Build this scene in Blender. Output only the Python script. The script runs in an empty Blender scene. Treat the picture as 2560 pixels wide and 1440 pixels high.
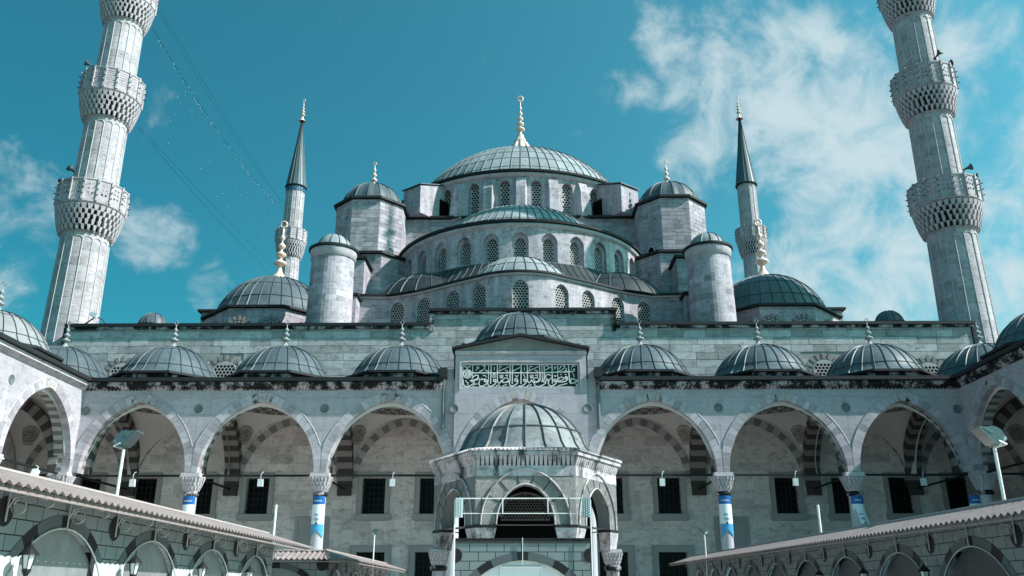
import bpy, math, random
from mathutils import Matrix, Vector
R = math.radians
rng = random.Random(7)
scene = bpy.context.scene
C = scene.collection

# ------------------------------------------------------------------ camera, sky, sun, exposure
cam_d = bpy.data.cameras.new('camera'); cam = bpy.data.objects.new('camera', cam_d); C.objects.link(cam)
cam_d.sensor_width = 36.0; cam_d.lens = 36.0 * 2144 / 2560; cam_d.clip_end = 6000
cam.location = (0, -47, 1.65); cam.rotation_euler = (R(90 + 19.64), 0, R(0.6))
scene.camera = cam
SUN_AZ, SUN_EL = 77.5, 40.0          # azimuth from the viewer's side (-Y) towards the right (+X)
sd = Vector((math.sin(R(SUN_AZ)) * math.cos(R(SUN_EL)), -math.cos(R(SUN_AZ)) * math.cos(R(SUN_EL)), math.sin(R(SUN_EL))))
sun_d = bpy.data.lights.new('sun', 'SUN'); sun = bpy.data.objects.new('sun', sun_d); C.objects.link(sun)
sun_d.energy = 5.0; sun_d.angle = R(0.5); sun_d.color = (1.0, 0.965, 0.95)
sun.rotation_euler = sd.to_track_quat('Z', 'Y').to_euler()
sun.location = (60, -40, 80)
scene.view_settings.view_transform = 'Standard'; scene.view_settings.look = 'None'
scene.view_settings.exposure = 0.62; scene.view_settings.gamma = 1.0

def build_world():
    w = bpy.data.worlds.new('World'); scene.world = w; w.use_nodes = True
    nt = w.node_tree; N = nt.nodes; L = nt.links; N.clear()
    def nd(t, **k):
        n = N.new(t)
        for a, b in k.items(): setattr(n, a, b)
        return n
    def val(s, v):
        if hasattr(v, 'is_output') or isinstance(v, bpy.types.NodeSocket): L.new(v, s)
        else: s.default_value = v
    def m(op, a, b=None, c=None, clamp=False):
        n = nd('ShaderNodeMath', operation=op, use_clamp=clamp); val(n.inputs[0], a)
        if b is not None: val(n.inputs[1], b)
        if c is not None: val(n.inputs[2], c)
        return n.outputs[0]
    out = nd('ShaderNodeOutputWorld'); bg = nd('ShaderNodeBackground'); bg.inputs[1].default_value = 0.096
    sky = nd('ShaderNodeTexSky', sky_type='NISHITA', sun_disc=False, sun_elevation=R(SUN_EL), sun_rotation=R(180 - SUN_AZ),
             altitude=50, air_density=1.0, dust_density=1.3, ozone_density=1.2)
    tint = nd('ShaderNodeMix', data_type='RGBA', blend_type='MULTIPLY'); tint.inputs[0].default_value = 1
    L.new(sky.outputs[0], tint.inputs[6])
    tc = nd('ShaderNodeTexCoord')
    sdot = nd('ShaderNodeVectorMath', operation='DOT_PRODUCT'); L.new(tc.outputs['Generated'], sdot.inputs[0]); sdot.inputs[1].default_value = sd
    near = m('ADD', m('MULTIPLY', sdot.outputs['Value'], .5), .5)          # haze brightens the sky towards the sun
    grad = nd('ShaderNodeMix', data_type='RGBA'); L.new(m('POWER', near, 1.6), grad.inputs[0]); grad.inputs[6].default_value = (0.012, 0.58, 0.56, 1); grad.inputs[7].default_value = (0.66, 1.74, 1.42, 1)
    L.new(grad.outputs[2], tint.inputs[7])
    sep = nd('ShaderNodeSeparateXYZ'); L.new(tc.outputs['Generated'], sep.inputs[0])
    zz = m('ADD', m('MAXIMUM', sep.outputs[2], 0.0), 0.18)
    cmb = nd('ShaderNodeCombineXYZ')
    L.new(m('DIVIDE', sep.outputs[0], zz), cmb.inputs[0]); L.new(m('DIVIDE', sep.outputs[1], zz), cmb.inputs[1])
    def noise(scale, det, rough, off, dist=0.0, src=None):
        mp = nd('ShaderNodeMapping'); L.new(src or cmb.outputs[0], mp.inputs[0]); mp.inputs['Location'].default_value = off
        n = nd('ShaderNodeTexNoise'); L.new(mp.outputs[0], n.inputs['Vector'])
        n.inputs['Scale'].default_value = scale; n.inputs['Detail'].default_value = det
        n.inputs['Roughness'].default_value = rough; n.inputs['Distortion'].default_value = dist
        return n.outputs['Fac']
    n1 = noise(15.0, 12, 0.60, (3.1, 1.7, 0), 0.35, tc.outputs['Generated']); n2 = noise(1.1, 3, 0.5, (8.3, 5.2, 2))
    # cloud banks: each a heading and height in the sky (azimuth right of the facade axis, elevation) with a spread
    banks = [(8.9, 31.9, 2.2, 0.75), (13.6, 34.7, 3.68, 0.85), (18.4, 35.2, 4.6, 0.79), (16.2, 31.8, 4.6, 1.1), (20.1, 30.3, 5.75, 1.22), (23.3, 27.0, 5.75, 1.22), (13.0, 28.1, 3.45, 0.98), (25.2, 24.7, 3.68, 1.1), (19.9, 23.7, 2.64, 0.85), (23.2, 21.6, 3.45, 0.85), (20.1, 19.2, 5.17, 1.1), (24.2, 18.7, 5.75, 1.22), (31.1, 28.0, 5.17, 0.98), (31.8, 23.4, 5.75, 0.98), (28.7, 19.2, 5.17, 0.98), (31.3, 16.4, 4.6, 0.98), (2.6, 31.5, 2.6, 0.42), (10.6, 31.0, 2, 0.4), (-33.0, 21.5, 3.06, 0.85), (-31.4, 20.9, 1.87, 0.66), (-25.4, 21.4, 2.38, 0.9), (-23.4, 20.9, 1.1, 0.57), (-33.0, 18.2, 2.89, 0.85), (-20.7, 18.1, 1.7, 0.57), (28.7, 31.7, 4.6, 0.61), (46, 20, 10, 0.7), (58, 26, 8, 0.6), (-55, 17, 7, 0.6), (110, 22, 10, 0.6), (-120, 20, 10, 0.5)]
    mask = None
    for az, el, r, amp in banks:
        d = (math.sin(R(az)) * math.cos(R(el)), math.cos(R(az)) * math.cos(R(el)), math.sin(R(el)))
        dp = nd('ShaderNodeVectorMath', operation='DOT_PRODUCT'); L.new(tc.outputs['Generated'], dp.inputs[0]); dp.inputs[1].default_value = d
        mr = nd('ShaderNodeMapRange', interpolation_type='SMOOTHSTEP'); L.new(dp.outputs['Value'], mr.inputs[0])
        mr.inputs[1].default_value = math.cos(R(r * 1.5)); mr.inputs[2].default_value = math.cos(R(r * 0.1)); mr.inputs[4].default_value = amp
        mask = mr.outputs[0] if mask is None else m('MAXIMUM', mask, mr.outputs[0])
    dens = m('ADD', m('MULTIPLY', n1, 1.4), m('ADD', m('MULTIPLY', mask, 0.46), m('MULTIPLY', n2, 0.15)))
    ramp = nd('ShaderNodeMapRange', interpolation_type='SMOOTHSTEP'); L.new(dens, ramp.inputs[0])
    ramp.inputs[1].default_value = 0.98; ramp.inputs[2].default_value = 1.52; ramp.inputs[4].default_value = 0.90
    mix = nd('ShaderNodeMix', data_type='RGBA'); L.new(ramp.outputs[0], mix.inputs[0]); L.new(tint.outputs[2], mix.inputs[6])
    mix.inputs[7].default_value = (4.3, 5.2, 5.5, 1)
    L.new(mix.outputs[2], bg.inputs[0]); L.new(bg.outputs[0], out.inputs[0])
build_world()

# ------------------------------------------------------------------ helpers: objects
W = {}
def setup(o, parent, mw):
    C.objects.link(o); o.matrix_basis = mw; W[o.name] = mw
    if parent is not None:
        o.parent = parent; o.matrix_parent_inverse = W[parent.name].inverted()
    return o
def T(x=0, y=0, z=0, rz=0, s=None):
    mm = Matrix.Translation((x, y, z)) @ Matrix.Rotation(rz, 4, 'Z')
    if s is not None: mm = mm @ Matrix.Diagonal((s[0], s[1], s[2], 1))
    return mm
def tag(o, label, cat, group=None):
    o['label'] = label; o['category'] = cat
    if group: o['group'] = group
    return o
def thing(name, label, cat, loc=(0, 0, 0), group=None, rz=0):
    o = bpy.data.objects.new(name, None); setup(o, None, T(*loc, rz)); o.empty_display_size = 0.3
    return tag(o, label, cat, group)
def part(name, mesh, parent, mw=None):
    return setup(bpy.data.objects.new(name, mesh), parent, mw if mw is not None else Matrix())

class MB:
    def __init__(s): s.v = []; s.f = []; s.t = []; s.sm = False
    def add(s, vs, fs, tone=0.5):
        b = len(s.v); s.v += [tuple(p) for p in vs]; s.f += [tuple(i + b for i in f) for f in fs]; s.t += [tone] * len(fs); return s
    def quad(s, a, b, c, d, tone=0.5): return s.add([a, b, c, d], [(0, 1, 2, 3)], tone)
    def box(s, x0, x1, y0, y1, z0, z1, tone=0.5):
        return s.add([(x0,y0,z0),(x1,y0,z0),(x1,y1,z0),(x0,y1,z0),(x0,y0,z1),(x1,y0,z1),(x1,y1,z1),(x0,y1,z1)],
                     [(0,1,5,4),(1,2,6,5),(2,3,7,6),(3,0,4,7),(4,5,6,7),(3,2,1,0)], tone)
    def hexa(s, a, b, tone=0.5):      # two matching polygons joined into a closed prism
        n = len(a); return s.add(list(a) + list(b), [tuple(range(n - 1, -1, -1)), tuple(range(n, 2 * n))] + [(i, (i + 1) % n, n + (i + 1) % n, n + i) for i in range(n)], tone)
    def lathe(s, prof, n=32, cx=0, cy=0, a0=0, a1=2 * math.pi, tone=0.5, tonef=None):
        full = abs(a1 - a0 - 2 * math.pi) < 1e-6; k = n if full else n + 1
        vs = []
        for r, z in prof:
            for i in range(k):
                a = a0 + (a1 - a0) * i / n; vs.append((cx + r * math.sin(a), cy - r * math.cos(a), z))
        b = len(s.v); s.v += vs
        for j in range(len(prof) - 1):
            for i in range(n):
                i2 = (i + 1) % k if full else i + 1
                s.f.append((b + j * k + i, b + j * k + i2, b + (j + 1) * k + i2, b + (j + 1) * k + i)); s.t.append(tonef(j, i) if tonef else tone)
        return s
    def tube(s, pts, r, n=6, tone=0.5, closed=False):
        pts = [Vector(p) for p in pts]; rings = []; m_ = len(pts)
        for i, p in enumerate(pts):
            if closed: d = pts[(i + 1) % m_] - pts[i - 1]
            else: d = pts[min(i + 1, m_ - 1)] - pts[max(i - 1, 0)]
            d.normalize(); u = d.cross(Vector((0, 0, 1)))
            if u.length < 1e-3: u = d.cross(Vector((0, 1, 0)))
            u.normalize(); w = d.cross(u); rr = r[i] if isinstance(r, (list, tuple)) else r
            rings.append([p + (u * math.cos(2 * math.pi * k / n) + w * math.sin(2 * math.pi * k / n)) * rr for k in range(n)])
        vs = [q for g in rings for q in g]; fs = []
        for j in range(m_ if closed else m_ - 1):
            j2 = (j + 1) % m_
            for k in range(n): fs.append((j * n + k, j * n + (k + 1) % n, j2 * n + (k + 1) % n, j2 * n + k))
        if not closed: fs += [tuple(range(n)), tuple((m_ - 1) * n + k for k in range(n))]
        return s.add(vs, fs, tone)
    def mesh(s, name, mat, smooth=False):
        me = bpy.data.meshes.new(name); me.from_pydata(s.v, [], s.f)
        at = me.attributes.new('tone', 'FLOAT', 'FACE'); at.data.foreach_set('value', s.t)
        me.materials.append(mat)
        if smooth: me.polygons.foreach_set('use_smooth', [True] * len(me.polygons))
        me.update(); return me
    def build(s, name, mat, parent=None, smooth=False, mw=None):
        return part(name, s.mesh(name, mat, smooth), parent, mw)
_uc = {}
def unit_box(mat, bev=True):
    if mat.name not in _uc: _uc[mat.name] = MB().box(-.5, .5, -.5, .5, -.5, .5).mesh('stone_block', mat)
    return _uc[mat.name]

# ------------------------------------------------------------------ materials
def nodes(name):
    mt = bpy.data.materials.new(name); mt.use_nodes = True; nt = mt.node_tree
    return mt, nt, nt.nodes, nt.links, nt.nodes['Principled BSDF']
def surf(name, c, rough=0.8, var=0.25, scale=1.2, streak=0.0, stain=None, tone=None, tonev=0.5, bump=0.0, bscale=12, metal=0.0, diag=0.0, spec=0.3, crust=None, crustc=(.012,.012,.014), fleck=0.0, slab=None):
    """c: base colour; var: large patch variation; streak: vertical weather streaks; tone 'rand'/'attr': per piece lightness; crust (lo, hi): dark growth"""
    mt, nt, N, L, B = nodes(name)
    def nd(t, **k):
        n = N.new(t)
        for a, b in k.items(): setattr(n, a, b)
        return n
    def m(op, a, b=None, clamp=False):
        n = nd('ShaderNodeMath', operation=op, use_clamp=clamp)
        for i, v in enumerate((a, b)):
            if v is None: continue
            if isinstance(v, bpy.types.NodeSocket): L.new(v, n.inputs[i])
            else: n.inputs[i].default_value = v
        return n.outputs[0]
    geo = nd('ShaderNodeNewGeometry'); pos = geo.outputs['Position']
    def noise(sc, det=5, ro=.6, st=(1, 1, 1), rot=(0, 0, 0)):
        mp = nd('ShaderNodeMapping'); L.new(pos, mp.inputs[0]); mp.inputs['Scale'].default_value = st; mp.inputs['Rotation'].default_value = rot
        n = nd('ShaderNodeTexNoise'); L.new(mp.outputs[0], n.inputs['Vector']); n.inputs['Scale'].default_value = sc; n.inputs['Detail'].default_value = det; n.inputs['Roughness'].default_value = ro
        return n.outputs['Fac']
    f = m('ADD', m('MULTIPLY', m('SUBTRACT', noise(scale), .5), 2 * var), 1.0)
    f = m('MULTIPLY', f, m('ADD', m('MULTIPLY', m('SUBTRACT', noise(scale * 7, 4, .65), .5), var * 1.3), 1.0))
    if streak: f = m('MULTIPLY', f, m('ADD', m('MULTIPLY', m('SUBTRACT', noise(1.0, 5, .6, (1.6, 1.6, .18)), .5), 2 * streak), 1.0))
    if diag: f = m('MULTIPLY', f, m('ADD', m('MULTIPLY', m('SUBTRACT', noise(1.0, 6, .65, (.5, .5, 3.2), (0.3, 0.65, 0)), .5), 2 * diag), 1.0))
    if tone:
        if tone == 'rand': tv = nd('ShaderNodeObjectInfo').outputs['Random']
        else: tv = nd('ShaderNodeAttribute', attribute_name='tone').outputs['Fac']
        f = m('MULTIPLY', f, m('ADD', m('MULTIPLY', m('SUBTRACT', tv, .5), 2 * tonev), 1.0))
    if fleck:
        fl = nd('ShaderNodeMapRange', interpolation_type='SMOOTHSTEP'); L.new(noise(2.2, 10, .76, (1, 1, 2.0)), fl.inputs[0]); fl.inputs[1].default_value = .48; fl.inputs[2].default_value = .66
        f = m('MULTIPLY', f, m('SUBTRACT', 1.0, m('MULTIPLY', fl.outputs[0], fleck)))
    if slab:
        sp = nd('ShaderNodeSeparateXYZ'); L.new(pos, sp.inputs[0]); cb = nd('ShaderNodeCombineXYZ'); L.new(m('ADD', sp.outputs[0], sp.outputs[1]), cb.inputs[0]); L.new(sp.outputs[2], cb.inputs[1])
        br = nd('ShaderNodeTexBrick'); L.new(cb.outputs[0], br.inputs['Vector']); br.inputs['Scale'].default_value = 1; br.inputs['Brick Width'].default_value = slab[0]; br.inputs['Row Height'].default_value = slab[1]
        br.inputs['Mortar Size'].default_value = .012; br.inputs['Mortar Smooth'].default_value = .2; br.inputs['Color1'].default_value = (1, 1, 1, 1); br.inputs['Color2'].default_value = (.87, .87, .87, 1); br.inputs['Mortar'].default_value = (.6, .6, .6, 1)
        f = m('MULTIPLY', f, br.outputs['Color'])
    f = m('MAXIMUM', f, .06)
    mx = nd('ShaderNodeMix', data_type='RGBA', blend_type='MULTIPLY'); mx.inputs[0].default_value = 1
    mx.inputs[6].default_value = (*c, 1); cc = nd('ShaderNodeCombineColor')
    for i in range(3): L.new(f, cc.inputs[i])
    L.new(cc.outputs[0], mx.inputs[7]); col = mx.outputs[2]
    if crust:
        cf = nd('ShaderNodeMapRange', interpolation_type='SMOOTHSTEP'); L.new(noise(crust[2] if len(crust) > 2 else 1.6, 7, .68, crust[3] if len(crust) > 3 else (1, 1, .55)), cf.inputs[0])
        cf.inputs[1].default_value = crust[0]; cf.inputs[2].default_value = crust[1]
        m2 = nd('ShaderNodeMix', data_type='RGBA'); L.new(cf.outputs[0], m2.inputs[0]); L.new(col, m2.inputs[6]); m2.inputs[7].default_value = (*crustc, 1); col = m2.outputs[2]
    L.new(col, B.inputs['Base Color']); B.inputs['Roughness'].default_value = rough; B.inputs['Metallic'].default_value = metal
    B.inputs['Specular IOR Level'].default_value = spec
    if bump:
        bp = nd('ShaderNodeBump'); bp.inputs['Strength'].default_value = bump; bp.inputs['Distance'].default_value = .05
        L.new(noise(bscale, 6, .7), bp.inputs['Height']); L.new(bp.outputs[0], B.inputs['Normal'])
    return mt
def plain(name, c, rough=.5, metal=0, spec=.5, emit=None):
    mt, nt, N, L, B = nodes(name); B.inputs['Base Color'].default_value = (*c, 1); B.inputs['Roughness'].default_value = rough; B.inputs['Metallic'].default_value = metal
    B.inputs['Specular IOR Level'].default_value = spec
    if emit: B.inputs['Emission Color'].default_value = (*c, 1); B.inputs['Emission Strength'].default_value = emit
    return mt
M = {}
STONE = (.42, .40, .41)
M['marble'] = surf('veined_marble', (0.429, 0.395, 0.437), .55, .16, .5, .18, diag=.16, bump=.15, tone='attr', tonev=.15, crust=(.64, .84, .9, (1.4, 1.4, .35)), crustc=(.20, .22, .23), fleck=.25, slab=(2.3, .92))
M['voussoir'] = surf('arch_marble', (0.399, 0.365, 0.402), .6, .16, 1.5, .12, tone='rand', tonev=.27, bump=.2, fleck=.3)
M['facade'] = surf('facade_limestone', STONE, .85, .34, .3, .3, tone='rand', tonev=.26, bump=.3, crust=(.56, .86, .5, (1, 1, 2.5)), crustc=(.15, .16, .16), fleck=.45)
M['joint'] = surf('mortar', (0.323, 0.296, 0.296), .95, .2, .6, .2)
M['stone'] = surf('weathered_limestone', (0.379, 0.347, 0.386), .85, .34, .35, .5, tone='attr', tonev=.30, bump=.3, crust=(.60, .86, .55, (1, 1, 2.2)), crustc=(.12, .125, .125), fleck=.45)
M['drum'] = surf('drum_limestone', (0.414, 0.378, 0.416), .85, .40, .30, .65, tone='attr', tonev=.14, bump=.3, crust=(.54, .74, .55, (1, 1, .8)), crustc=(.06, .065, .068), fleck=.45)
M['minaret'] = surf('minaret_stone', (0.426, 0.381, 0.406), .8, .28, .45, .32, tone='attr', tonev=.20, bump=.35, bscale=8, crust=(.60, .84, .8, (1, 1, 1.5)), crustc=(.16, .17, .17), fleck=.45)
M['muq'] = surf('carved_stone', (0.468, 0.421, 0.448), .85, .3, 1.6, .2, bump=.4, crust=(.60, .76, 1.6))
M['inner'] = surf('portico_limestone', (0.662, 0.591, 0.581), .9, .16, .7, .1, tone='attr', tonev=.20, bump=.35, crust=(.58, .8, 1.2, (1, 1, 2)), crustc=(.22, .21, .205), fleck=.4)
M['plaster'] = surf('vault_plaster', (.64, .61, .60), .9, .08, .6, .05)
M['dark_stone'] = surf('dark_red_stone', (0.059, 0.050, 0.049), .85, .3, 1.2)
M['pale_stone'] = surf('pale_band_stone', (0.226, 0.203, 0.198), .85, .25, 1.5)
M['band_dark'] = surf('grey_band_stone', (0.212, 0.202, 0.209), .85, .25, 1.5)
M['band_pale'] = surf('light_band_stone', (0.429, 0.413, 0.400), .85, .25, 1.5)
M['lead_new'] = surf('sheet_lead', (0.082, 0.105, 0.121), .5, .22, .8, .25, spec=.35, bump=.12, bscale=4, fleck=.3, tone='attr', tonev=0.14)
M['lead_old'] = surf('weathered_lead', (0.271, 0.298, 0.317), .55, .30, .5, .35, spec=.3, bump=.15, bscale=4, crust=(.60, .85, .8), crustc=(.06, .085, .095), fleck=.3, tone='attr', tonev=0.16)
M['lead_dark'] = surf('stained_lead', (0.025, 0.033, 0.037), .5, .35, .6, .3, spec=.4, bump=.2, bscale=4, tone='attr', tonev=0.2)
M['lead_edge'] = surf('lead_edge', (.018, .020, .024), .65, .3, 2.0)
M['seam'] = surf('lead_seam', (0.051, 0.069, 0.073), .5, .2, 1.5)
M['seam_old'] = surf('old_lead_seam', (0.110, 0.128, 0.130), .5, .25, 1.5)
M['gold'] = surf('worn_gilding', (.74, .55, .46), .45, .12, 3, metal=.15, spec=.5)
M['finial'] = surf('finial_stone', (0.284, 0.292, 0.296), .6, .2, 4)
M['grille'] = surf('pierced_plaster', (0.426, 0.393, 0.393), .85, .2, 2)
M['pane'] = plain('dark_glass', (.004, .005, .006), .3, spec=.12)
M['void'] = plain('dark_interior', (.004, .004, .005), .9, spec=.05)
M['iron'] = surf('dark_iron', (.008, .010, .012), .6, .3, 4)
M['cornice'] = surf('cornice_marble', (0.477, 0.436, 0.464), .7, .2, 1.0, .25, bump=.2, fleck=.4)
M['crust'] = surf('crusted_cornice', (0.426, 0.394, 0.424), .85, .2, 1.2, .3, bump=.4, crust=(.40, .52, 1.5, (1, 1, .9)))
M['pipe'] = surf('zinc_pipe', (.13, .15, .155), .6, .3, 3)
M['porph'] = surf('porphyry_roundel', (.13, .145, .15), .5, .2, 3)
M['pinkst'] = surf('pinkish_stone', (.27, .225, .215), .8, .2, 3)
M['keystone'] = surf('keystone_red', (.42, .375, .365), .8, .3, 3, crust=(.5, .62, 4))
M['kiosk'] = surf('kiosk_marble', (0.502, 0.456, 0.485), .6, .3, .9, .6, bump=.25, crust=(.48, .64, 1.3, (1.3, 1.3, .4)), crustc=(.04, .045, .048), fleck=.6)
M['paving'] = surf('courtyard_marble', (.62, .555, .51), .7, .15, .4)
M['canopy'] = surf('painted_sheet', (0.261, 0.209, 0.205), .6, .14, 1.5, bump=.1, fleck=.25)
M['pole'] = surf('white_paint', (.72, .73, .73), .4, .1, 5, spec=.4)
M['steel'] = surf('grey_steel', (.40, .42, .43), .4, .15, 5, metal=.4)
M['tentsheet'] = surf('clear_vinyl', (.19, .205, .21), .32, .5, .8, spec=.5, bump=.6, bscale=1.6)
M['white_sheet'] = surf('white_fabric', (.72, .75, .76), .7, .06, 1.0)
M['board'] = surf('white_board', (0.395, 0.419, 0.427), .7, .15, 2.0)
M['print_grey'] = surf('printed_grey', (.085, .10, .108), .6, .12, 4)
M['print_black'] = surf('printed_black', (.012, .011, .013), .6, .2, 4)
M['lampbox'] = surf('pale_box', (.62, .66, .67), .6, .1, 5)
M['glassw'] = plain('frosted_glass', (.62, .68, .70), .25, spec=.5)
M['hood'] = surf('lamp_hood', (0.096, 0.141, 0.150), .32, .1, 3, metal=.2, spec=.5)
M['lens'] = plain('lamp_lens', (.16, .175, .18), .15, metal=.3)
M['speaker'] = surf('speaker_grey', (.06, .07, .075), .5, .2, 5)
M['inscr'] = surf('inscription_ground', (.006, .011, .015), .5, .3, 2)
M['letter'] = surf('inlaid_letters', (.60, .61, .60), .6, .12, 6)
def brick_print(name, c, line, bw, bh, axis):
    mt, nt, N, L, B = nodes(name)
    g = N.new('ShaderNodeNewGeometry'); sp = N.new('ShaderNodeSeparateXYZ'); L.new(g.outputs['Position'], sp.inputs[0])
    cb = N.new('ShaderNodeCombineXYZ'); L.new(sp.outputs[axis], cb.inputs[0]); L.new(sp.outputs[2], cb.inputs[1])
    b = N.new('ShaderNodeTexBrick'); L.new(cb.outputs[0], b.inputs['Vector']); b.inputs['Scale'].default_value = 1
    b.inputs['Brick Width'].default_value = bw; b.inputs['Row Height'].default_value = bh; b.inputs['Mortar Size'].default_value = .008
    b.inputs['Mortar Smooth'].default_value = 0; b.inputs['Bias'].default_value = 0; b.offset = .5
    b.inputs['Color1'].default_value = (*c, 1); b.inputs['Color2'].default_value = (c[0] * .85, c[1] * .87, c[2] * .88, 1); b.inputs['Mortar'].default_value = (*line, 1)
    L.new(b.outputs['Color'], B.inputs['Base Color']); B.inputs['Roughness'].default_value = .6; B.inputs['Specular IOR Level'].default_value = .3
    return mt
M['brick_x'] = brick_print('printed_masonry_front', (.19, .225, .232), (.006, .01, .012), .385, .195, 0)
M['brick_y'] = brick_print('printed_masonry_side', (.19, .225, .232), (.006, .01, .012), .385, .195, 1)
def ornament(name, kind):
    """painted plaster ornament, in object coordinates: a rosette or a running band"""
    mt, nt, N, L, B = nodes(name)
    def nd(t, **k):
        n = N.new(t)
        for a, b in k.items(): setattr(n, a, b)
        return n
    def m(op, a, b=None):
        n = nd('ShaderNodeMath', operation=op)
        for i, v in enumerate((a, b)):
            if v is None: continue
            if isinstance(v, bpy.types.NodeSocket): L.new(v, n.inputs[i])
            else: n.inputs[i].default_value = v
        return n.outputs[0]
    tc = nd('ShaderNodeTexCoord'); sp = nd('ShaderNodeSeparateXYZ'); L.new(tc.outputs['Object'], sp.inputs[0])
    if kind == 'rosette':
        r = m('SQRT', m('ADD', m('POWER', sp.outputs[0], 2), m('POWER', sp.outputs[2], 2)))
        a = m('ARCTAN2', sp.outputs[2], sp.outputs[0])
        rays = m('GREATER_THAN', m('SINE', m('MULTIPLY', a, 40)), 0.0)
        rays = m('MULTIPLY', rays, m('GREATER_THAN', r, .52))
        v = nd('ShaderNodeTexVoronoi'); L.new(tc.outputs['Object'], v.inputs['Vector']); v.inputs['Scale'].default_value = 15; v.feature = 'DISTANCE_TO_EDGE'
        lace = m('MULTIPLY', m('LESS_THAN', v.outputs['Distance'], .14), m('LESS_THAN', r, .47))
        fac = m('MAXIMUM', rays, lace)
    else:
        a = m('ARCTAN2', sp.outputs[1], sp.outputs[0])
        w1 = m('SINE', m('MULTIPLY', a, 28)); w2 = m('SINE', m('MULTIPLY', sp.outputs[2], 16))
        v = nd('ShaderNodeTexVoronoi'); L.new(tc.outputs['Object'], v.inputs['Vector']); v.inputs['Scale'].default_value = 5.5; v.feature = 'DISTANCE_TO_EDGE'
        fac = m('MAXIMUM', m('LESS_THAN', m('ABSOLUTE', m('SUBTRACT', w1, w2)), .42), m('LESS_THAN', v.outputs['Distance'], .09))
    mx = nd('ShaderNodeMix', data_type='RGBA'); L.new(fac, mx.inputs[0]); mx.inputs[6].default_value = (.46, .44, .43, 1); mx.inputs[7].default_value = (.13, .11, .11, 1)
    L.new(mx.outputs[2], B.inputs['Base Color']); B.inputs['Roughness'].default_value = .9
    return mt
M['rosette'] = ornament('painted_rosette', 'rosette'); M['ring'] = ornament('painted_band', 'band')
def arabesque(name, c):
    mt = surf(name, c, .65, .2, 1.0, .35, crust=(.66, .82, 1.3, (1.3, 1.3, .4)))
    nt = mt.node_tree; N = nt.nodes; L = nt.links; B = N['Principled BSDF']
    g = N.new('ShaderNodeNewGeometry'); wv = N.new('ShaderNodeTexNoise'); L.new(g.outputs['Position'], wv.inputs['Vector']); wv.inputs['Scale'].default_value = 9; wv.inputs['Detail'].default_value = 1; wv.inputs['Distortion'].default_value = 2.4
    mm = N.new('ShaderNodeMath'); mm.operation = 'PINGPONG'; L.new(wv.outputs['Fac'], mm.inputs[0]); mm.inputs[1].default_value = .06
    dk = N.new('ShaderNodeMapRange'); L.new(mm.outputs[0], dk.inputs[0]); dk.inputs[1].default_value = .012; dk.inputs[2].default_value = .03; dk.inputs[3].default_value = .72; dk.inputs[4].default_value = 1.12  # carved grooves darkened in colour: occlusion shade together with dirt
    old = B.inputs['Base Color'].links[0].from_socket; mg = N.new('ShaderNodeMix'); mg.data_type = 'RGBA'; mg.blend_type = 'MULTIPLY'; mg.inputs[0].default_value = 1; L.new(old, mg.inputs[6]); cg = N.new('ShaderNodeCombineColor')
    for i in range(3): L.new(dk.outputs[0], cg.inputs[i])
    L.new(cg.outputs[0], mg.inputs[7]); L.new(mg.outputs[2], B.inputs['Base Color'])
    bp = N.new('ShaderNodeBump'); bp.inputs['Strength'].default_value = 1; bp.inputs['Distance'].default_value = 1.6; L.new(mm.outputs[0], bp.inputs['Height']); L.new(bp.outputs[0], B.inputs['Normal'])
    return mt
M['arab'] = arabesque('carved_marble', (.62, .61, .605))

# ------------------------------------------------------------------ helpers: shapes
def arch_pts(a, h, n=10):
    """pointed two-centred arch from (-a,0) over (0,h) to (a,0)"""
    if h <= 0: return [(-a, 0), (a, 0)]
    out = []
    if h > a * 1.001:
        c = (h * h - a * a) / (2 * a); r = a + c; am = math.atan2(h, c)      # right arc centre at (-c,0)
        for i in range(n + 1):
            t = am * i / n; out.append((-c + r * math.cos(t), r * math.sin(t)))
        right = out[::-1]; return [(-x, z) for x, z in out] + right[1:]
    for i in range(2 * n + 1):
        t = math.pi * (1 - i / (2 * n)); out.append((a * math.cos(t), h * math.sin(t)))
    return out
def arch_round(a, h, n=10):
    out = []
    for x, z in arch_pts(a, h, n): out.append((x, .62 * h * math.sqrt(max(0, 1 - (x / a) ** 2)) + .38 * z))
    return out
def arch_z(a, h, s):
    s = min(abs(s), a)
    c = (h * h - a * a) / (2 * a); r = a + c
    return math.sqrt(max(r * r - (s + c) ** 2, 0))
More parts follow.
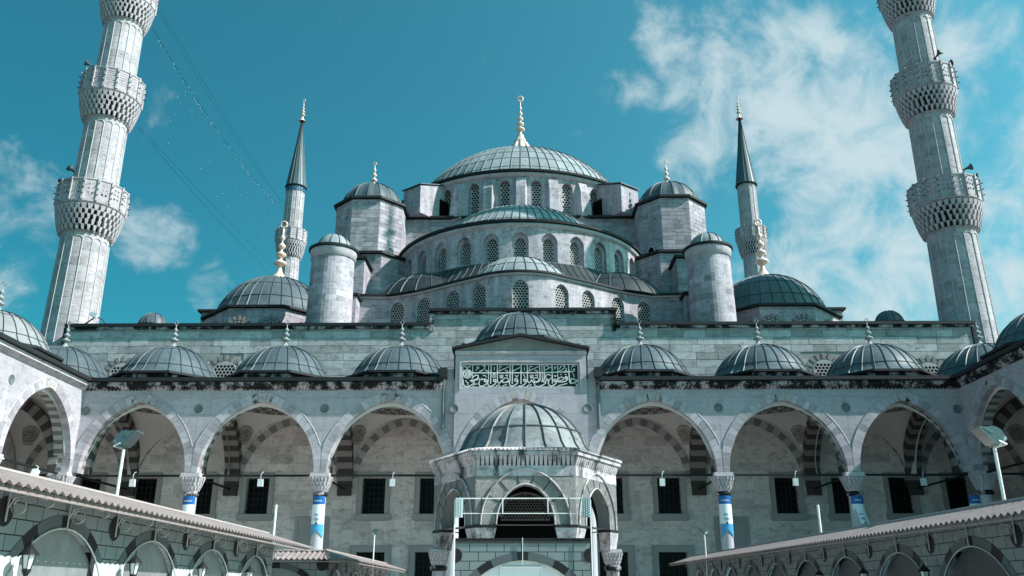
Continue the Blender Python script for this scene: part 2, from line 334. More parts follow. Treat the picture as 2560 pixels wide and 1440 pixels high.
def wall_bay(mb, F, u0, u1, z0, z1, op=None, depth=.3, n=8, seg=1, ch=None, ap=None):
    """wall between u0..u1, z0..z1 with an arched or square opening op=(uc, half, sill, springing, rise); F(u,z,d) maps to space"""
    def strip(ua, ub, za, zb, k):
        if ub - ua < 1e-4 or zb - za < 1e-4: return
        rows = [za]
        if ch:
            zz = math.floor(za / ch + 1e-6) * ch + ch
            while zz < zb - 1e-3: rows.append(zz); zz += ch
        rows.append(zb)
        for j in range(len(rows) - 1):
            for i in range(k):
                a = ua + (ub - ua) * i / k; b = ua + (ub - ua) * (i + 1) / k
                mb.quad(F(a, rows[j], 0), F(b, rows[j], 0), F(b, rows[j + 1], 0), F(a, rows[j + 1], 0), block_tone() if ch else .5)
    if op is None: strip(u0, u1, z0, z1, seg); return
    uc, a, zs, zp, h = op
    strip(u0, uc - a, z0, z1, seg); strip(uc + a, u1, z0, z1, seg); strip(uc - a, uc + a, z0, zs, max(1, seg))
    pts = [(uc + x, zp + z) for x, z in (ap or arch_pts)(a, h, n)]
    for (xa, za), (xb, zb) in zip(pts, pts[1:]):
        mb.quad(F(xa, za, 0), F(xb, zb, 0), F(xb, z1, 0), F(xa, z1, 0))
    loop = [(uc - a, zs)] + pts + [(uc + a, zs)]
    for (xa, za), (xb, zb) in zip(loop, loop[1:] + loop[:1]):
        mb.quad(F(xa, za, 0), F(xb, zb, 0), F(xb, zb, depth), F(xa, za, depth), .35)
def flatY(y): return lambda u, z, d: (u, y + d, z)
def ringF(cx, cy, rad): return lambda a, z, d: (cx + (rad - d) * math.sin(a), cy - (rad - d) * math.cos(a), z)
def inside_arch(a, zs, zp, h):
    pts = arch_pts(a, h, 10)
    def lim(z):           # half width at height z
        if z <= zp: return a
        best = 0
        for (xa, za), (xb, zb) in zip(pts, pts[1:]):
            if xa <= 0 and min(za, zb) <= z - zp <= max(za, zb) and abs(zb - za) > 1e-9: best = max(best, abs(xa + (xb - xa) * (z - zp - za) / (zb - za)))
        return best
    return lim
_gm = {}
def grille_mesh(a, zh, h, pitch, mat, key=None, frac=.74, rnd=False):
    """pierced panel with hexagonal tracery: width 2a, straight height zh, arched top h; origin at the sill centre"""
    k = (round(a, 3), round(zh, 3), round(h, 3), round(pitch, 3), mat.name, rnd)
    if k in _gm: return _gm[k]
    mb = MB(); lim = (lambda z: math.sqrt(max(0, a * a - (z - a) ** 2))) if rnd else inside_arch(a, 0, zh, h)
    top = 2 * a if rnd else zh + h; s = pitch / math.sqrt(3); row = 0; z = 0.0
    def clamp(p):
        zc = min(max(p[1], 0), top - 1e-4); l = lim(zc); return (min(max(p[0], -l), l), 0, zc)
    while z < top + s:
        x = -math.ceil(a / pitch + 1) * pitch + (pitch / 2 if row % 2 else 0)
        while x < a + pitch:
            zc = min(max(z, 0), top - 1e-3)
            if abs(x) < lim(zc) + pitch * .3:
                o = [(x + s * math.sin(R(60 * i)), z + s * math.cos(R(60 * i))) for i in range(6)]
                q = [(x + s * frac * math.sin(R(60 * i)), z + s * frac * math.cos(R(60 * i))) for i in range(6)]
                ins = abs(x) < lim(zc) - pitch * .42 and pitch * .4 < z < top - pitch * .45
                if ins:
                    for i in range(6): mb.quad(clamp(o[i]), clamp(o[(i + 1) % 6]), clamp(q[(i + 1) % 6]), clamp(q[i]))
                else: mb.add([clamp(p) for p in o], [(0, 1, 2, 3, 4, 5)])
            x += pitch
        z += s * 1.5; row += 1
    _gm[k] = mb.mesh('window_grille', mat); return _gm[k]
_pm = {}
def pane_mesh(a, zh, h, rnd=False):
    k = (round(a, 3), round(zh, 3), round(h, 3), rnd)
    if k not in _pm:
        if rnd: pts = [(a * math.sin(R(15 * i)), 0, a - a * math.cos(R(15 * i))) for i in range(24)]
        else: pts = [(-a, 0, 0)] + [(x, 0, zh + z) for x, z in arch_pts(a, h, 8)] + [(a, 0, 0)]
        _pm[k] = MB().add(pts, [tuple(range(len(pts)))]).mesh('window_pane', M['pane'])
    return _pm[k]
def window(parent, x, y, z, rz, a, zh, h, pitch=.2, rnd=False, frac=.74):
    """grille part with its dark pane; (x,y,z) is the sill centre on the grille plane"""
    g = part('window_grille', grille_mesh(a, zh, h, pitch, M['grille'], rnd=rnd, frac=frac), parent, T(x, y, z, rz))
    d = .07; part('window_pane', pane_mesh(a, zh, h, rnd), g, T(x - d * math.sin(rz), y + d * math.cos(rz), z, rz)); return g
def cap_profile(r, h, n=10, flare=0.0, z0=0):
    """spherical cap of base radius r and height h from the rim to the crown, with an optional flared rim"""
    S = (r * r + h * h) / (2 * h); am = math.asin(min(1, r / S)) if h <= r else math.pi - math.asin(r / S); out = []
    for i in range(n + 1):
        t = am * (1 - i / n); out.append((max(S * math.sin(t), .001), z0 + h - S + S * math.cos(t)))
    if flare:
        f0 = out[0]; out = [(f0[0] + flare, f0[1] - flare * .25), (f0[0] + flare * .45, f0[1] + flare * .12)] + [p for p in out[1:]]
    return out
_sm = {}
def seam_mesh(prof, w, hgt, mat):
    k = (tuple((round(a, 3), round(b, 3)) for a, b in prof), w, mat.name)
    if k in _sm: return _sm[k]
    mb = MB(); rows = []
    P = prof[:-1] + [(max(prof[-1][0], .05), prof[-1][1])]
    for i, (r, z) in enumerate(P):
        r0, z0_ = P[max(i - 1, 0)]; r1, z1_ = P[min(i + 1, len(P) - 1)]
        tx, tz = r1 - r0, z1_ - z0_; l = math.hypot(tx, tz) or 1; nx, nz = tz / l, -tx / l
        if nx * r + nz < 0: nx, nz = -nx, -nz
        ww = w * min(1, .35 + r / max(P[0][0], .01))
        rows.append([(-ww, -(r - .01 * nx), z - .01 * nz), (0, -(r + nx * hgt), z + nz * hgt), (ww, -(r - .01 * nx), z - .01 * nz)])
    for a, b in zip(rows, rows[1:]):
        mb.quad(a[0], a[1], b[1], b[0]); mb.quad(a[1], a[2], b[2], b[1])
    _sm[k] = mb.mesh('seam', mat); return _sm[k]
def dome(parent, name, x, y, prof, mat, n_seam, seam_mat, w=.05, hgt=.06, seg=48, a0=0, a1=2 * math.pi, laps=(), every=None):
    """lead shell with standing seams and lap joints; prof runs rim to crown with z in world units"""
    seg = n_seam * 2; pt = {}
    def tf(j, i): return pt.setdefault((j // 3, i // 2), rng.random())
    d = MB().lathe(prof, seg, x, y, a0, a1, tonef=tf).build(name, mat, parent, True)
    full = abs(a1 - a0 - 2 * math.pi) < 1e-6
    sm = seam_mesh(prof, w, hgt, seam_mat)
    for i in range(n_seam if full else n_seam + 1):
        part('seam', sm, d, T(x, y, 0, a0 + (a1 - a0) * i / n_seam))
    for k in laps:
        j = int(k); t = k - j; r = prof[j][0] + (prof[j + 1][0] - prof[j][0]) * t; z = prof[j][1] + (prof[j + 1][1] - prof[j][1]) * t
        MB().lathe([(r + .012, z - .03), (r + .045, z), (r - .01, z + .035)], seg, x, y, a0, a1).build('lap_joint', seam_mat, d)
    return d
def finial(parent, x, y, z, h, r, mat, top='ring', bulbs=4):
    prof = [(r * 1.5, 0), (r * 1.25, h * .03), (r * .75, h * .10), (r * .42, h * .16), (r * .30, h * .22)]
    z0 = .24
    for k in range(bulbs):
        s = (1 - k / (bulbs + .8)); hh = (.60 / bulbs)
        for t, q in ((0, .26), (.18, .55), (.38, .98), (.55, .92), (.75, .45), (.9, .24)): prof.append((r * max(s, .3) * q, h * (z0 + hh * t)))
        z0 += hh
    prof += [(r * .14, h * .86), (r * .10, h * .93), (.005, h * .935)]
    f = MB().lathe([(a, z + b) for a, b in prof], 14, x, y).build('finial', mat, parent, True)
    if top == 'ring':
        q = h * .055; MB().tube([(x + q * math.sin(R(24 * i)), y, z + h * .94 + q - q * math.cos(R(24 * i))) for i in range(15)], q * .28, 6, closed=True).build('finial_crescent', mat, f, True)
    else:
        q = h * .10; zc = z + h * .92 + q
        MB().tube([(x, y, zc - q), (x + q * .75, y, zc), (x, y, zc + q), (x - q * .75, y, zc)], q * .2, 5, closed=True).build('finial_ring', mat, f)
    return f
def coping_poly(mb, pts, z, hgt, out, closed=False):
    """dark projecting edge following a plan polyline"""
    n = len(pts); off = []
    for i in range(n):
        a = Vector(pts[i - 1] if (closed or i > 0) else pts[i]); b = Vector(pts[(i + 1) % n] if (closed or i < n - 1) else pts[i])
        d = (b - a).normalized(); off.append((pts[i][0] + d.y * out, pts[i][1] - d.x * out))
    for i in range(n if closed else n - 1):
        j = (i + 1) % n; a, b, c, d = pts[i], pts[j], off[j], off[i]
        mb.hexa([(*a, z), (*b, z), (*c, z), (*d, z)], [(*a, z + hgt), (*b, z + hgt), (*c, z + hgt), (*d, z + hgt)])
def block_tone():
    q = rng.random()
    return rng.uniform(0, .18) if q < .16 else (rng.uniform(.8, 1) if q > .92 else rng.uniform(.4, .68))
def course_lathe(prof_r, z0, z1, ch, nseg, cx, cy, a0=0, a1=2 * math.pi, run=(2, 5), groove=.02):
    """round wall of stone courses: recessed bed joints, a tone per block"""
    mb = MB(); z = z0; prof = []; kinds = []
    while z < z1 - .02:
        zt = min(z + ch * rng.uniform(.9, 1.1), z1); r0, r1 = prof_r(z), prof_r(zt)
        prof += [(r0 - groove, z), (r0, z + .02), (r1, zt - .02), (r1 - groove, zt)]; z = zt
    tones = {}
    def tf(j, i):
        c = j // 4
        if c not in tones:
            row = []
            while len(row) < nseg: row += [block_tone()] * rng.randint(*run)
            tones[c] = row
        return tones[c][i]
    mb.lathe(prof, nseg, cx, cy, a0, a1, tonef=tf); return mb
def course_poly(pts, z0, z1, ch, bl=(.7, 1.5), closed=False, groove=.02):
    """straight-sided wall of coursed blocks along a plan polyline"""
    mb = MB(); segs = list(zip(pts, pts[1:] + (pts[:1] if closed else [])))
    if not closed: segs = list(zip(pts, pts[1:]))
    for a, b in segs:
        a = Vector(a); b = Vector(b); l = (b - a).length; d = (b - a) / l; nn = Vector((d.y, -d.x)); z = z0
        while z < z1 - .02:
            zt = min(z + ch * rng.uniform(.85, 1.15), z1); u = 0
            while u < l - 1e-3:
                ub = u + rng.uniform(*bl)
                if ub > l - bl[0] * .5: ub = l
                g = .012
                def P(uu, zz, dd=0): q = a + d * uu - nn * dd; return (q.x, q.y, zz)
                t = block_tone()
                mb.quad(P(u + g, z + g), P(ub - g, z + g), P(ub - g, zt - g), P(u + g, zt - g), t)
                mb.quad(P(u, z, groove), P(ub, z, groove), P(ub - g, z + g), P(u + g, z + g), .2); mb.quad(P(u + g, zt - g), P(ub - g, zt - g), P(ub, zt, groove), P(u, zt, groove), .2)
                mb.quad(P(u, z, groove), P(u + g, z + g), P(u + g, zt - g), P(u, zt, groove), .2); mb.quad(P(ub - g, z + g), P(ub, z, groove), P(ub, zt, groove), P(ub - g, zt - g), .2)
                u = ub
            z = zt
    return mb
def octagon(cx, cy, ap, n=8, rot=0):
    r = ap / math.cos(math.pi / n); return [(cx + r * math.sin(2 * math.pi * (i + .5) / n + rot), cy - r * math.cos(2 * math.pi * (i + .5) / n + rot)) for i in range(n)]

# ------------------------------------------------------------------ setting
M['earth'] = surf('city_ground', (.10, .10, .095), .95, .2, .05)
g = MB().add([(-3000, -3000, -.02), (3000, -3000, -.02), (3000, 3000, -.02), (-3000, 3000, -.02)], [(0, 1, 2, 3)]).build('ground', M['earth']); g['kind'] = 'structure'
pv = MB()
for i in range(-11, 12):
    for j in range(0, 22):
        pv.box(i * 2.1 + .01, i * 2.1 + 2.09, -46.4 + j * 2.1 + .01, -46.4 + j * 2.1 + 2.09, -.01, .0 + rng.uniform(0, .004))
g = pv.build('courtyard_paving', M['paving']); g['kind'] = 'structure'

# ------------------------------------------------------------------ prayer hall
def build_hall():
    H = thing('prayer_hall', 'grey stone prayer hall with cascading lead domes rising behind the front arcade', 'mosque', (0, 7, 0))
    # wall behind the front portico: inside the portico (below) and above its domes
    mb = MB(); F = flatY(7.0); xs = [5.55, 9.1, 16.3, 19.8, 23.3, 26.8]
    wx = sorted([-x for x in xs] + xs); edges = [-31.4] + [(a + b) / 2 for a, b in zip(wx, wx[1:])] + [31.4]
    for i, x in enumerate(wx):
        hole_lo = (x, .86, 1.35, 4.03, 0); hole_up = (x, .71, 6.27, 8.43, 0)
        wall_bay(mb, F, edges[i], edges[i + 1], 0, 5.2, hole_lo, .45, ch=.62); wall_bay(mb, F, edges[i], edges[i + 1], 5.2, 13.0, hole_up, .45, ch=.62)
    mb.build('portico_back_wall', M['inner'], H)
    course = course_poly([(-31.3, 6.985), (31.3, 6.985)], 0.6, 12.6, .58, (.9, 1.9), groove=.02)
    keep_f, keep_t = [], []
    for f, t in zip(course.f, course.t):         # leave out blocks that meet a window
        cx = sum(course.v[i][0] for i in f) / 4; cz = sum(course.v[i][2] for i in f) / 4
        x0 = min(course.v[i][0] for i in f); x1 = max(course.v[i][0] for i in f)
        if any((x1 > w - 1.35 and x0 < w + 1.35 and (1.0 < cz < 4.75)) or (x1 > w - 1.1 and x0 < w + 1.1 and 5.7 < cz < 9.0) for w in wx): continue
        keep_f.append(f); keep_t.append(t)
    course.f, course.t = keep_f, keep_t
    course.build('wall_masonry', M['inner'], H)['kind'] = 'stuff'
    def bars(a, z0, z1):
        b = MB(); n = 5
        for i in range(n): x = -a + 2 * a * (i + .5) / n; b.box(x - .022, x + .022, -.02, .02, z0, z1)
        k = max(3, round((z1 - z0) / .34))
        for j in range(k): z = z0 + (z1 - z0) * (j + .5) / k; b.box(-a, a, -.03, .015, z - .02, z + .02)
        return b.mesh('iron_grille', M['iron'])
    gu, gl = bars(.71, 0, 2.16), bars(.86, 0, 2.68)
    pu = MB().box(-.71, .71, -.01, .01, 0, 2.16).mesh('window_pane', M['pane']); pl = MB().box(-.86, .86, -.01, .01, 0, 2.68).mesh('window_pane', M['pane'])
    def frame(a, h, w, sill):
        b = MB(); b.box(-a - w, -a, -.05, .06, 0, h + w); b.box(a, a + w, -.05, .06, 0, h + w); b.box(-a, a, -.05, .06, h, h + w)
        b.box(-a - w - .05, -a - w, -.09, .02, 0, h + w + .05); b.box(a + w, a + w + .05, -.09, .02, 0, h + w + .05); b.box(-a - w, a + w, -.09, .02, h + w, h + w + .05); return b.mesh('window_frame', M['frame'])
    def sill(a): return MB().box(-a, a, -.16, .04, -.34, -.012).box(-a + .08, a - .08, -.10, .03, -.42, -.34).mesh('window_sill', M['frame'])
    fu, fl, su, sl = frame(.71, 2.16, .26, 1), frame(.86, 2.68, .34, 1), sill(1.12), sill(1.3)
    for x in wx:
        for gm, pm, fm, sm_, z in ((gu, pu, fu, su, 6.27), (gl, pl, fl, sl, 1.35)):
            w_ = part('window_frame', fm, H, T(x, 6.97, z)); part('iron_grille', gm, w_, T(x, 7.2, z)); part('window_pane', pm, w_, T(x, 7.42, z)); part('window_sill', sm_, w_, T(x, 6.97, z))
    for s in (-1, 1):        # framed niche panels between the windows
        b = MB(); x = s * 12.75
        b.box(x - 1.05, x - .85, 6.9, 6.98, .6, 6.1).box(x + .85, x + 1.05, 6.9, 6.98, .6, 6.1).box(x - .85, x + .85, 6.9, 6.98, 5.85, 6.1); b.box(x - .85, x + .85, 6.95, 6.975, .6, 5.85)
        b.box(x - .6, x + .6, 6.92, 6.94, 4.95, 5.05).build('niche_frame', M['frame'], H)
    # facade above the portico: every block is a stone of its own over a recessed mortar bed
    mb = MB(); rw = [(-19.2, 15.1, .86), (19.6, 15.1, .86), (-25.9, 15.0, .86), (26.3, 14.9, .86)]
    TOPZ, MIDZ = 18.25, 19.25
    mb.box(-29.85, 29.45, 7.02, 9.0, 12.9, TOPZ); mb.box(-5.8, 6.1, 7.021, 9.0, TOPZ, MIDZ)
    fw = mb.build('facade_wall', M['joint'], H)
    cells = []; z = 13.95; rows = []
    while z < MIDZ - .1:
        zt = z + .5
        if z < TOPZ < zt + .2: zt = TOPZ
        if zt > MIDZ - .15: zt = MIDZ
        rows.append((z, zt)); z = zt
    for (za, zb) in rows:
        x, xe = (-29.8, 29.4) if za < TOPZ - .05 else (-5.78, 6.08)
        while x < xe - .05:
            l = rng.uniform(1.05, 2.15); x2 = x + l
            if x2 > xe - .5: x2 = xe
            xc, zc = (x + x2) / 2, (za + zb) / 2
            hid = any(math.hypot(max(abs(xc - a) - (x2 - x) / 2, 0), max(abs(zc - b) - .25, 0)) < r for a, b, r in rw)
            if not hid: cells.append((xc, zc, x2 - x, zb - za))
            x = x2
    def vis(c):
        x, z = c[0], c[1]; cover = max((15.9 - .27 * (x - cx) ** 2 if abs(x - cx) < 3.2 else 0) for cx in (-28.2, -21.3, -14.4, -7.3, 7.3, 14.5, 21.3, 27.6))
        return z > max(13.4, cover) - .3 and not (abs(x) < 3.4 and z < 17.2)
    cells.sort(key=lambda c: (not vis(c), -c[2] * c[3]))
    ub = unit_box(M['facade'])
    for (x, z, l, h) in cells[:296]:
        part('stone_block', ub, fw, T(x, 7.01 - rng.uniform(.0, .012), z, 0, (l - .025, .06, h - .025)))
    rest = MB()
    for (x, z, l, h) in cells[296:]: rest.box(x - l / 2 + .012, x + l / 2 - .012, 6.985, 7.03, z - h / 2 + .012, z + h / 2 - .012)
    o = rest.build('stone_blocks', M['facade'], fw); o['kind'] = 'stuff'
    cp = MB(); cp.box(-30.05, -5.98, 6.72, 9.1, TOPZ, TOPZ + .2).box(6.28, 29.65, 6.72, 9.1, TOPZ, TOPZ + .2).box(-6.05, 6.35, 6.72, 9.1, MIDZ, MIDZ + .2)
    cp.box(-30.15, -29.88, 6.9, 7.6, 13, TOPZ).box(29.47, 29.75, 6.9, 7.6, 13, TOPZ)
    cp.build('roof_edge', M['lead_edge'], H)
    cm = MB(); cm.box(-29.95, -5.9, 6.84, 7.0, TOPZ - .17, TOPZ - .003).box(6.2, 29.55, 6.84, 7.0, TOPZ - .17, TOPZ - .003).box(-5.92, 6.22, 6.84, 7.0, MIDZ - .17, MIDZ - .003)
    cm.box(-5.98, -5.72, 6.84, 7.0, TOPZ - .35, MIDZ - .17).box(6.02, 6.28, 6.84, 7.0, TOPZ - .35, MIDZ - .17).build('stone_moulding', M['crust'], H)
    for x, z, r in rw:      # round-headed pierced windows with radiating stones
        window(H, x, 6.92, z - .76, 0, .76, 0, 0, .235, rnd=True)
        mbr = MB().tube([(x + .79 * math.sin(R(15 * i)), 6.985, z - .79 * math.cos(R(15 * i))) for i in range(24)], .05, 5, closed=True); mbr.build('window_rim', M['grille'], H)
        for k in range(-4, 5):
            a = R(k * 21); c_, s_ = math.cos(a), math.sin(a)
            def P(r_, t): return (x + r_ * s_ + t * c_, z + r_ * c_ - t * s_)
            q = [P(.87, -.09), P(.87, .09), P(1.25, .12), P(1.25, -.12)]
            MB().hexa([(u, 6.95, w) for u, w in q], [(u, 7.02, w) for u, w in q]).build('radial_stone', M['pinkst'], H)
    # ---- flat roof masses behind
    MB().box(-29.6, 29.2, 7.6, 58, 12, 18.2).box(-24.6, 24.4, 14.5, 55, 18.2, 20.4).build('hall_roof', M['lead_dark'], H)
    course_poly([(-11.9, 18.6), (-11.9, 50)], 20, 27.0, .5).build('side_wall', M['stone'], H)
    # ---- main dome on its drum
    DX, DY = 0.05, 33.8
    MB().box(-11.6, 11.7, 22.2, 45.5, 24, 32.78).build('drum_platform', M['stone'], H)
    course_poly([(-11.6, 22.18), (11.7, 22.18)], 27.5, 32.75, .5).build('platform_masonry', M['stone'], H)
    MB().box(-11.9, 12.0, 21.85, 45.8, 32.8, 33.0).build('platform_edge', M['lead_edge'], H)
    dr = MB(); Fd = ringF(DX, DY, 12.6); st = 2 * math.pi / 28
    for k in range(28):
        a = (k + .5) * st; wall_bay(dr, Fd, a - st / 2, a + st / 2, 32.5, 36.75, (a, .46 / 12.6, 33.2, 35.45, .62 / 12.6 * 12.6), .42, 6, 2) if False else None
    Fu = lambda u, z, d: ((12.6 - d) * math.sin(u / 12.6) + DX, DY - (12.6 - d) * math.cos(u / 12.6), z)
    su_ = st * 12.6
    for k in range(28):
        u = (k + .5) * su_; wall_bay(dr, Fu, u - su_ / 2, u + su_ / 2, 32.7, 36.75, (u, .50, 33.0, 35.55, .62), .4, 6, 2, .5)
    dr.build('main_drum', M['drum'], H)
    for k in list(range(0, 6)) + list(range(22, 28)):
        a = (k + .5) * st; window(H, DX + 12.25 * math.sin(a), DY - 12.25 * math.cos(a), 33.0, a, .50, 2.55, .62, .27)
    pm = MB(); prof = [(-.62, 0), (-.52, .42), (.52, .42), (.62, 0)]
    q = [(-.55, 0), (-.40, -.55), (.40, -.55), (.55, 0)]; tq = [(-.55, 0), (-.40, -.18), (.40, -.18), (.55, 0)]
    pm.hexa([(x, y + .05, 32.7) for x, y in q], [(x, y + .05, 35.3) for x, y in q]); pm.hexa([(x, y + .05, 35.3) for x, y in q], [(x, y + .05, 36.3) for x, y in tq])
    pmm = pm.mesh('drum_pilaster', M['drum'])
    for k in range(28):
        if k in (3, 4, 24, 25, 10, 11, 17, 18): continue
        a = k * st; part('drum_pilaster', pmm, H, T(DX + 12.62 * math.sin(a), DY - 12.62 * math.cos(a), 0, a))
    mb = MB().lathe([(12.55, 36.45), (12.85, 36.55), (12.95, 36.75), (12.6, 36.8)], 112, DX, DY); mb.build('drum_moulding', M['cornice'], H, True)
    MB().lathe([(12.5, 36.8), (13.12, 36.82), (13.15, 37.0), (11.4, 37.12)], 112, DX, DY).build('dome_edge', M['lead_edge'], H)
    dome(H, 'main_dome', DX, DY, cap_profile(11.5, 7.62, 14, 0, 37.10), M['lead_old'], 76, M['seam_old'], .07, .07, 132, laps=(1.5, 3, 4.5, 6, 7.5, 9))
    fp = MB()
    fp.lathe([(1.75, 44.2), (1.35, 45.4), (1.0, 46.3), (.66, 46.95), (.40, 47.5), (.33, 47.8)], 40, DX, DY)
    for i, v in enumerate(fp.v):
        k = i % 40; s = 1 + (.10 if k % 4 < 2 else -.10) * (1 - min(1, max(0, (v[2] - 45.6) / 2.2)))
        fp.v[i] = (DX + (v[0] - DX) * s, DY + (v[1] - DY) * s, v[2])
    fp.build('finial_base', M['gold'], H)
    finial(H, DX, DY, 46.9, 5.4, .50, M['gold'], 'ring', 5)
    for s in (-1, 1):     # arched buttress blocks against the drum
        b = MB(); a = R(38) * s; ca, sa = math.cos(a), math.sin(a)
        def Q(u, r): return (DX + r * sa + u * ca, DY - r * ca + u * sa)
        p = [Q(-1.05, 12.5), Q(1.05, 12.5), Q(1.05, 15.6), Q(-1.05, 15.6)]
        b.hexa([(*p[i], 32.9) for i in range(4)], [(*p[0], 36.6), (*p[1], 36.6), (*p[2], 35.5), (*p[3], 35.5)])
        b.build('drum_buttress', M['stone'], H)
        tp = [Q(-1.2, 12.4), Q(1.2, 12.4), Q(1.2, 15.75), Q(-1.2, 15.75)]
        MB().hexa([(*tp[0], 36.66), (*tp[1], 36.66), (*tp[2], 35.53), (*tp[3], 35.53)], [(*tp[0], 36.74), (*tp[1], 36.74), (*tp[2], 35.61), (*tp[3], 35.61)]).build('buttress_cap', M['lead_new'], H)
        a = R(26.2) * s; ca, sa = math.cos(a), math.sin(a)
        b = MB(); b.hexa([(*Q(-.5, 12.4), 32.9), (*Q(.5, 12.4), 32.9), (*Q(.5, 13.3), 32.9), (*Q(-.5, 13.3), 32.9)], [(*Q(-.5, 12.4), 36.0), (*Q(.5, 12.4), 36.0), (*Q(.5, 13.0), 35.0), (*Q(-.5, 13.0), 35.0)]); b.build('drum_pilaster', M['drum'], H)
        a = R(34) * s; ca, sa = math.cos(a), math.sin(a)      # arched niche next to the block
        pts = [(-.6, 32.95)] + [(x, 34.4 + z) for x, z in arch_pts(.6, .7, 5)] + [(.6, 32.95)]
        MB().hexa([(*Q(u, 13.2), z) for u, z in pts], [(*Q(u, 12.5), z) for u, z in pts]).build('buttress_arch', M['void'], H)
    # ---- front half dome on its windowed drum
    SX, SY = 0.0, 22.0; rd = 10.15; A1 = R(97)
    Fs = lambda u, z, d: (SX + (rd - d) * math.sin(u / rd), SY - (rd - d) * math.cos(u / rd), z)
    sd_ = MB(); stp = R(12.4) * rd
    for k in range(-7, 8):
        u = k * stp
        wall_bay(sd_, Fs, u - stp / 2, u + stp / 2, 23.5, 27.75, (u, .62, 24.75, 26.35, .74), .30, 6, 2, .5)
    sd_.build('half_dome_drum', M['drum'], H)
    for k in range(-6, 7):
        a = R(12.4) * k; rv = MB()
        fr = lambda u, z, d: (SX + (rd - .30 - d) * math.sin(a) + u * math.cos(a), SY - (rd - .30 - d) * math.cos(a) + u * math.sin(a), z)
        wall_bay(rv, fr, -.66, .66, 24.5, 27.3, (0, .44, 24.75, 26.2, .58), .22, 5); rv.build('window_reveal', M['drum'], H)
        window(H, SX + (rd - .50) * math.sin(a), SY - (rd - .50) * math.cos(a), 24.75, a, .44, 1.45, .58, .20)
    MB().lathe([(rd - .02, 27.45), (rd + .2, 27.55), (rd + .28, 27.75), (rd, 27.8)], 72, SX, SY, -A1, A1).build('drum_moulding', M['cornice'], H, True)
    MB().lathe([(rd - .3, 27.80), (rd + .42, 27.82), (rd + .45, 28.0), (8.4, 28.12)], 72, SX, SY, -A1, A1).build('half_dome_edge', M['lead_edge'], H)
    dome(H, 'half_dome', SX, SY, cap_profile(8.5, 4.95, 12, 0, 28.08), M['lead_old'], 40, M['seam_old'], .06, .07, 68, -A1, A1, laps=(2, 4.5, 7))
    # ---- scalloped front: wall of the exedrae, lead roofs below the half dome
    half = [(1.67, 7.8), (3.08, 8.64), (4.53, 9.59), (5.73, 10.41), (6.96, 11.25), (8.2, 11.93), (9.6, 12.5)]
    ctl = [(-x, y) for x, y in half[::-1]] + [(0, 7.5)] + half
    pl_ = []
    for i in range(len(ctl) - 1):       # Catmull-Rom through the plan points
        p0 = ctl[max(i - 1, 0)]; p1 = ctl[i]; p2 = ctl[i + 1]; p3 = ctl[min(i + 2, len(ctl) - 1)]
        for j in range(6):
            t = j / 6; pl_.append(tuple(.5 * (2 * p1[k] + (p2[k] - p0[k]) * t + (2 * p0[k] - 5 * p1[k] + 4 * p2[k] - p3[k]) * t * t + (3 * p1[k] - p0[k] - 3 * p2[k] + p3[k]) * t ** 3) for k in (0, 1)))
    pl_.append(ctl[-1]); cum = [0]
    for a, b in zip(pl_, pl_[1:]): cum.append(cum[-1] + math.dist(a, b))
    mid = cum[-1] / 2
    def along(u):
        u = min(max(u + mid, 0), cum[-1]); i = max(k for k in range(len(cum)) if cum[k] <= u + 1e-9); i = min(i, len(pl_) - 2)
        t = (u - cum[i]) / (cum[i + 1] - cum[i]); a, b = Vector(pl_[i]), Vector(pl_[i + 1]); d = (b - a).normalized(); return a + (b - a) * t, d
    def Fe(u, z, d_):
        p, d = along(u); n = Vector((d.y, -d.x)); q = p - n * d_; return (q.x, q.y, z)
    def u_of_x(x):
        best = min(range(len(pl_)), key=lambda k: abs(pl_[k][0] - x)); return cum[best] - mid
    wins = sorted([u_of_x(x) for x in (-9.05, -6.95, -4.75, -2.75, 0, 2.75, 4.75, 6.95, 9.05)])
    eds = [-mid] + [(a + b) / 2 for a, b in zip(wins, wins[1:])] + [mid]; ex = MB()
    for i, u in enumerate(wins): wall_bay(ex, Fe, eds[i], eds[i + 1], 16.5, 22.15, (u, .56, 19.3, 21.05, .66), .3, 6, 5, .5)
    ex.build('exedra_wall', M['drum'], H)
    for u in wins:
        p, d = along(u); rz = math.atan2(d.y, d.x); n = Vector((d.y, -d.x)); q = p - n * .2; window(H, q.x, q.y, 19.3, rz, .56, 1.75, .66, .21)
    cpm = MB(); poly = [(-11.9, 12.35)] + pl_ + [(11.9, 12.35)]; coping_poly(cpm, poly, 22.2, .14, .28); cpm.build('exedra_edge', M['lead_edge'], H)
    cmm = MB(); coping_poly(cmm, poly, 22.05, .14, .15); cmm.build('exedra_moulding', M['cornice'], H)
    for s in (-1, 1):
        pp = [(-11.9, 12.35), (-9.6, 12.5)] if s < 0 else [(9.6, 12.5), (11.9, 12.35)]
        course_poly(pp, 16.5, 22.1, .5).build('exedra_side_wall', M['stone'], H)
    sk = MB(); rows = []; nn_ = 64
    for t in (0, .25, .5, .75, 1):
        row = []
        for i in range(nn_ + 1):
            u = -mid + 2 * mid * i / nn_; p, d = along(u); a = math.atan2(p.x - SX, SY - p.y); e = Vector((SX + (rd + .0) * math.sin(a), SY - (rd + .0) * math.cos(a)))
            q = p + (e - p) * t; row.append((q.x, q.y, 22.3 + 2.42 * t ** 1.7))
        rows.append(row)
    for ra, rb in zip(rows, rows[1:]):
        for i in range(nn_): sk.quad(ra[i], ra[i + 1], rb[i + 1], rb[i])
    skirt = sk.build('skirt_roof', M['lead_dark'], H, True)
    for i in range(0, nn_ + 1, 2):
        MB().tube([(r_[i][0], r_[i][1], r_[i][2] + .02) for r_ in rows], .035, 4).build('skirt_seam', M['seam'], skirt)
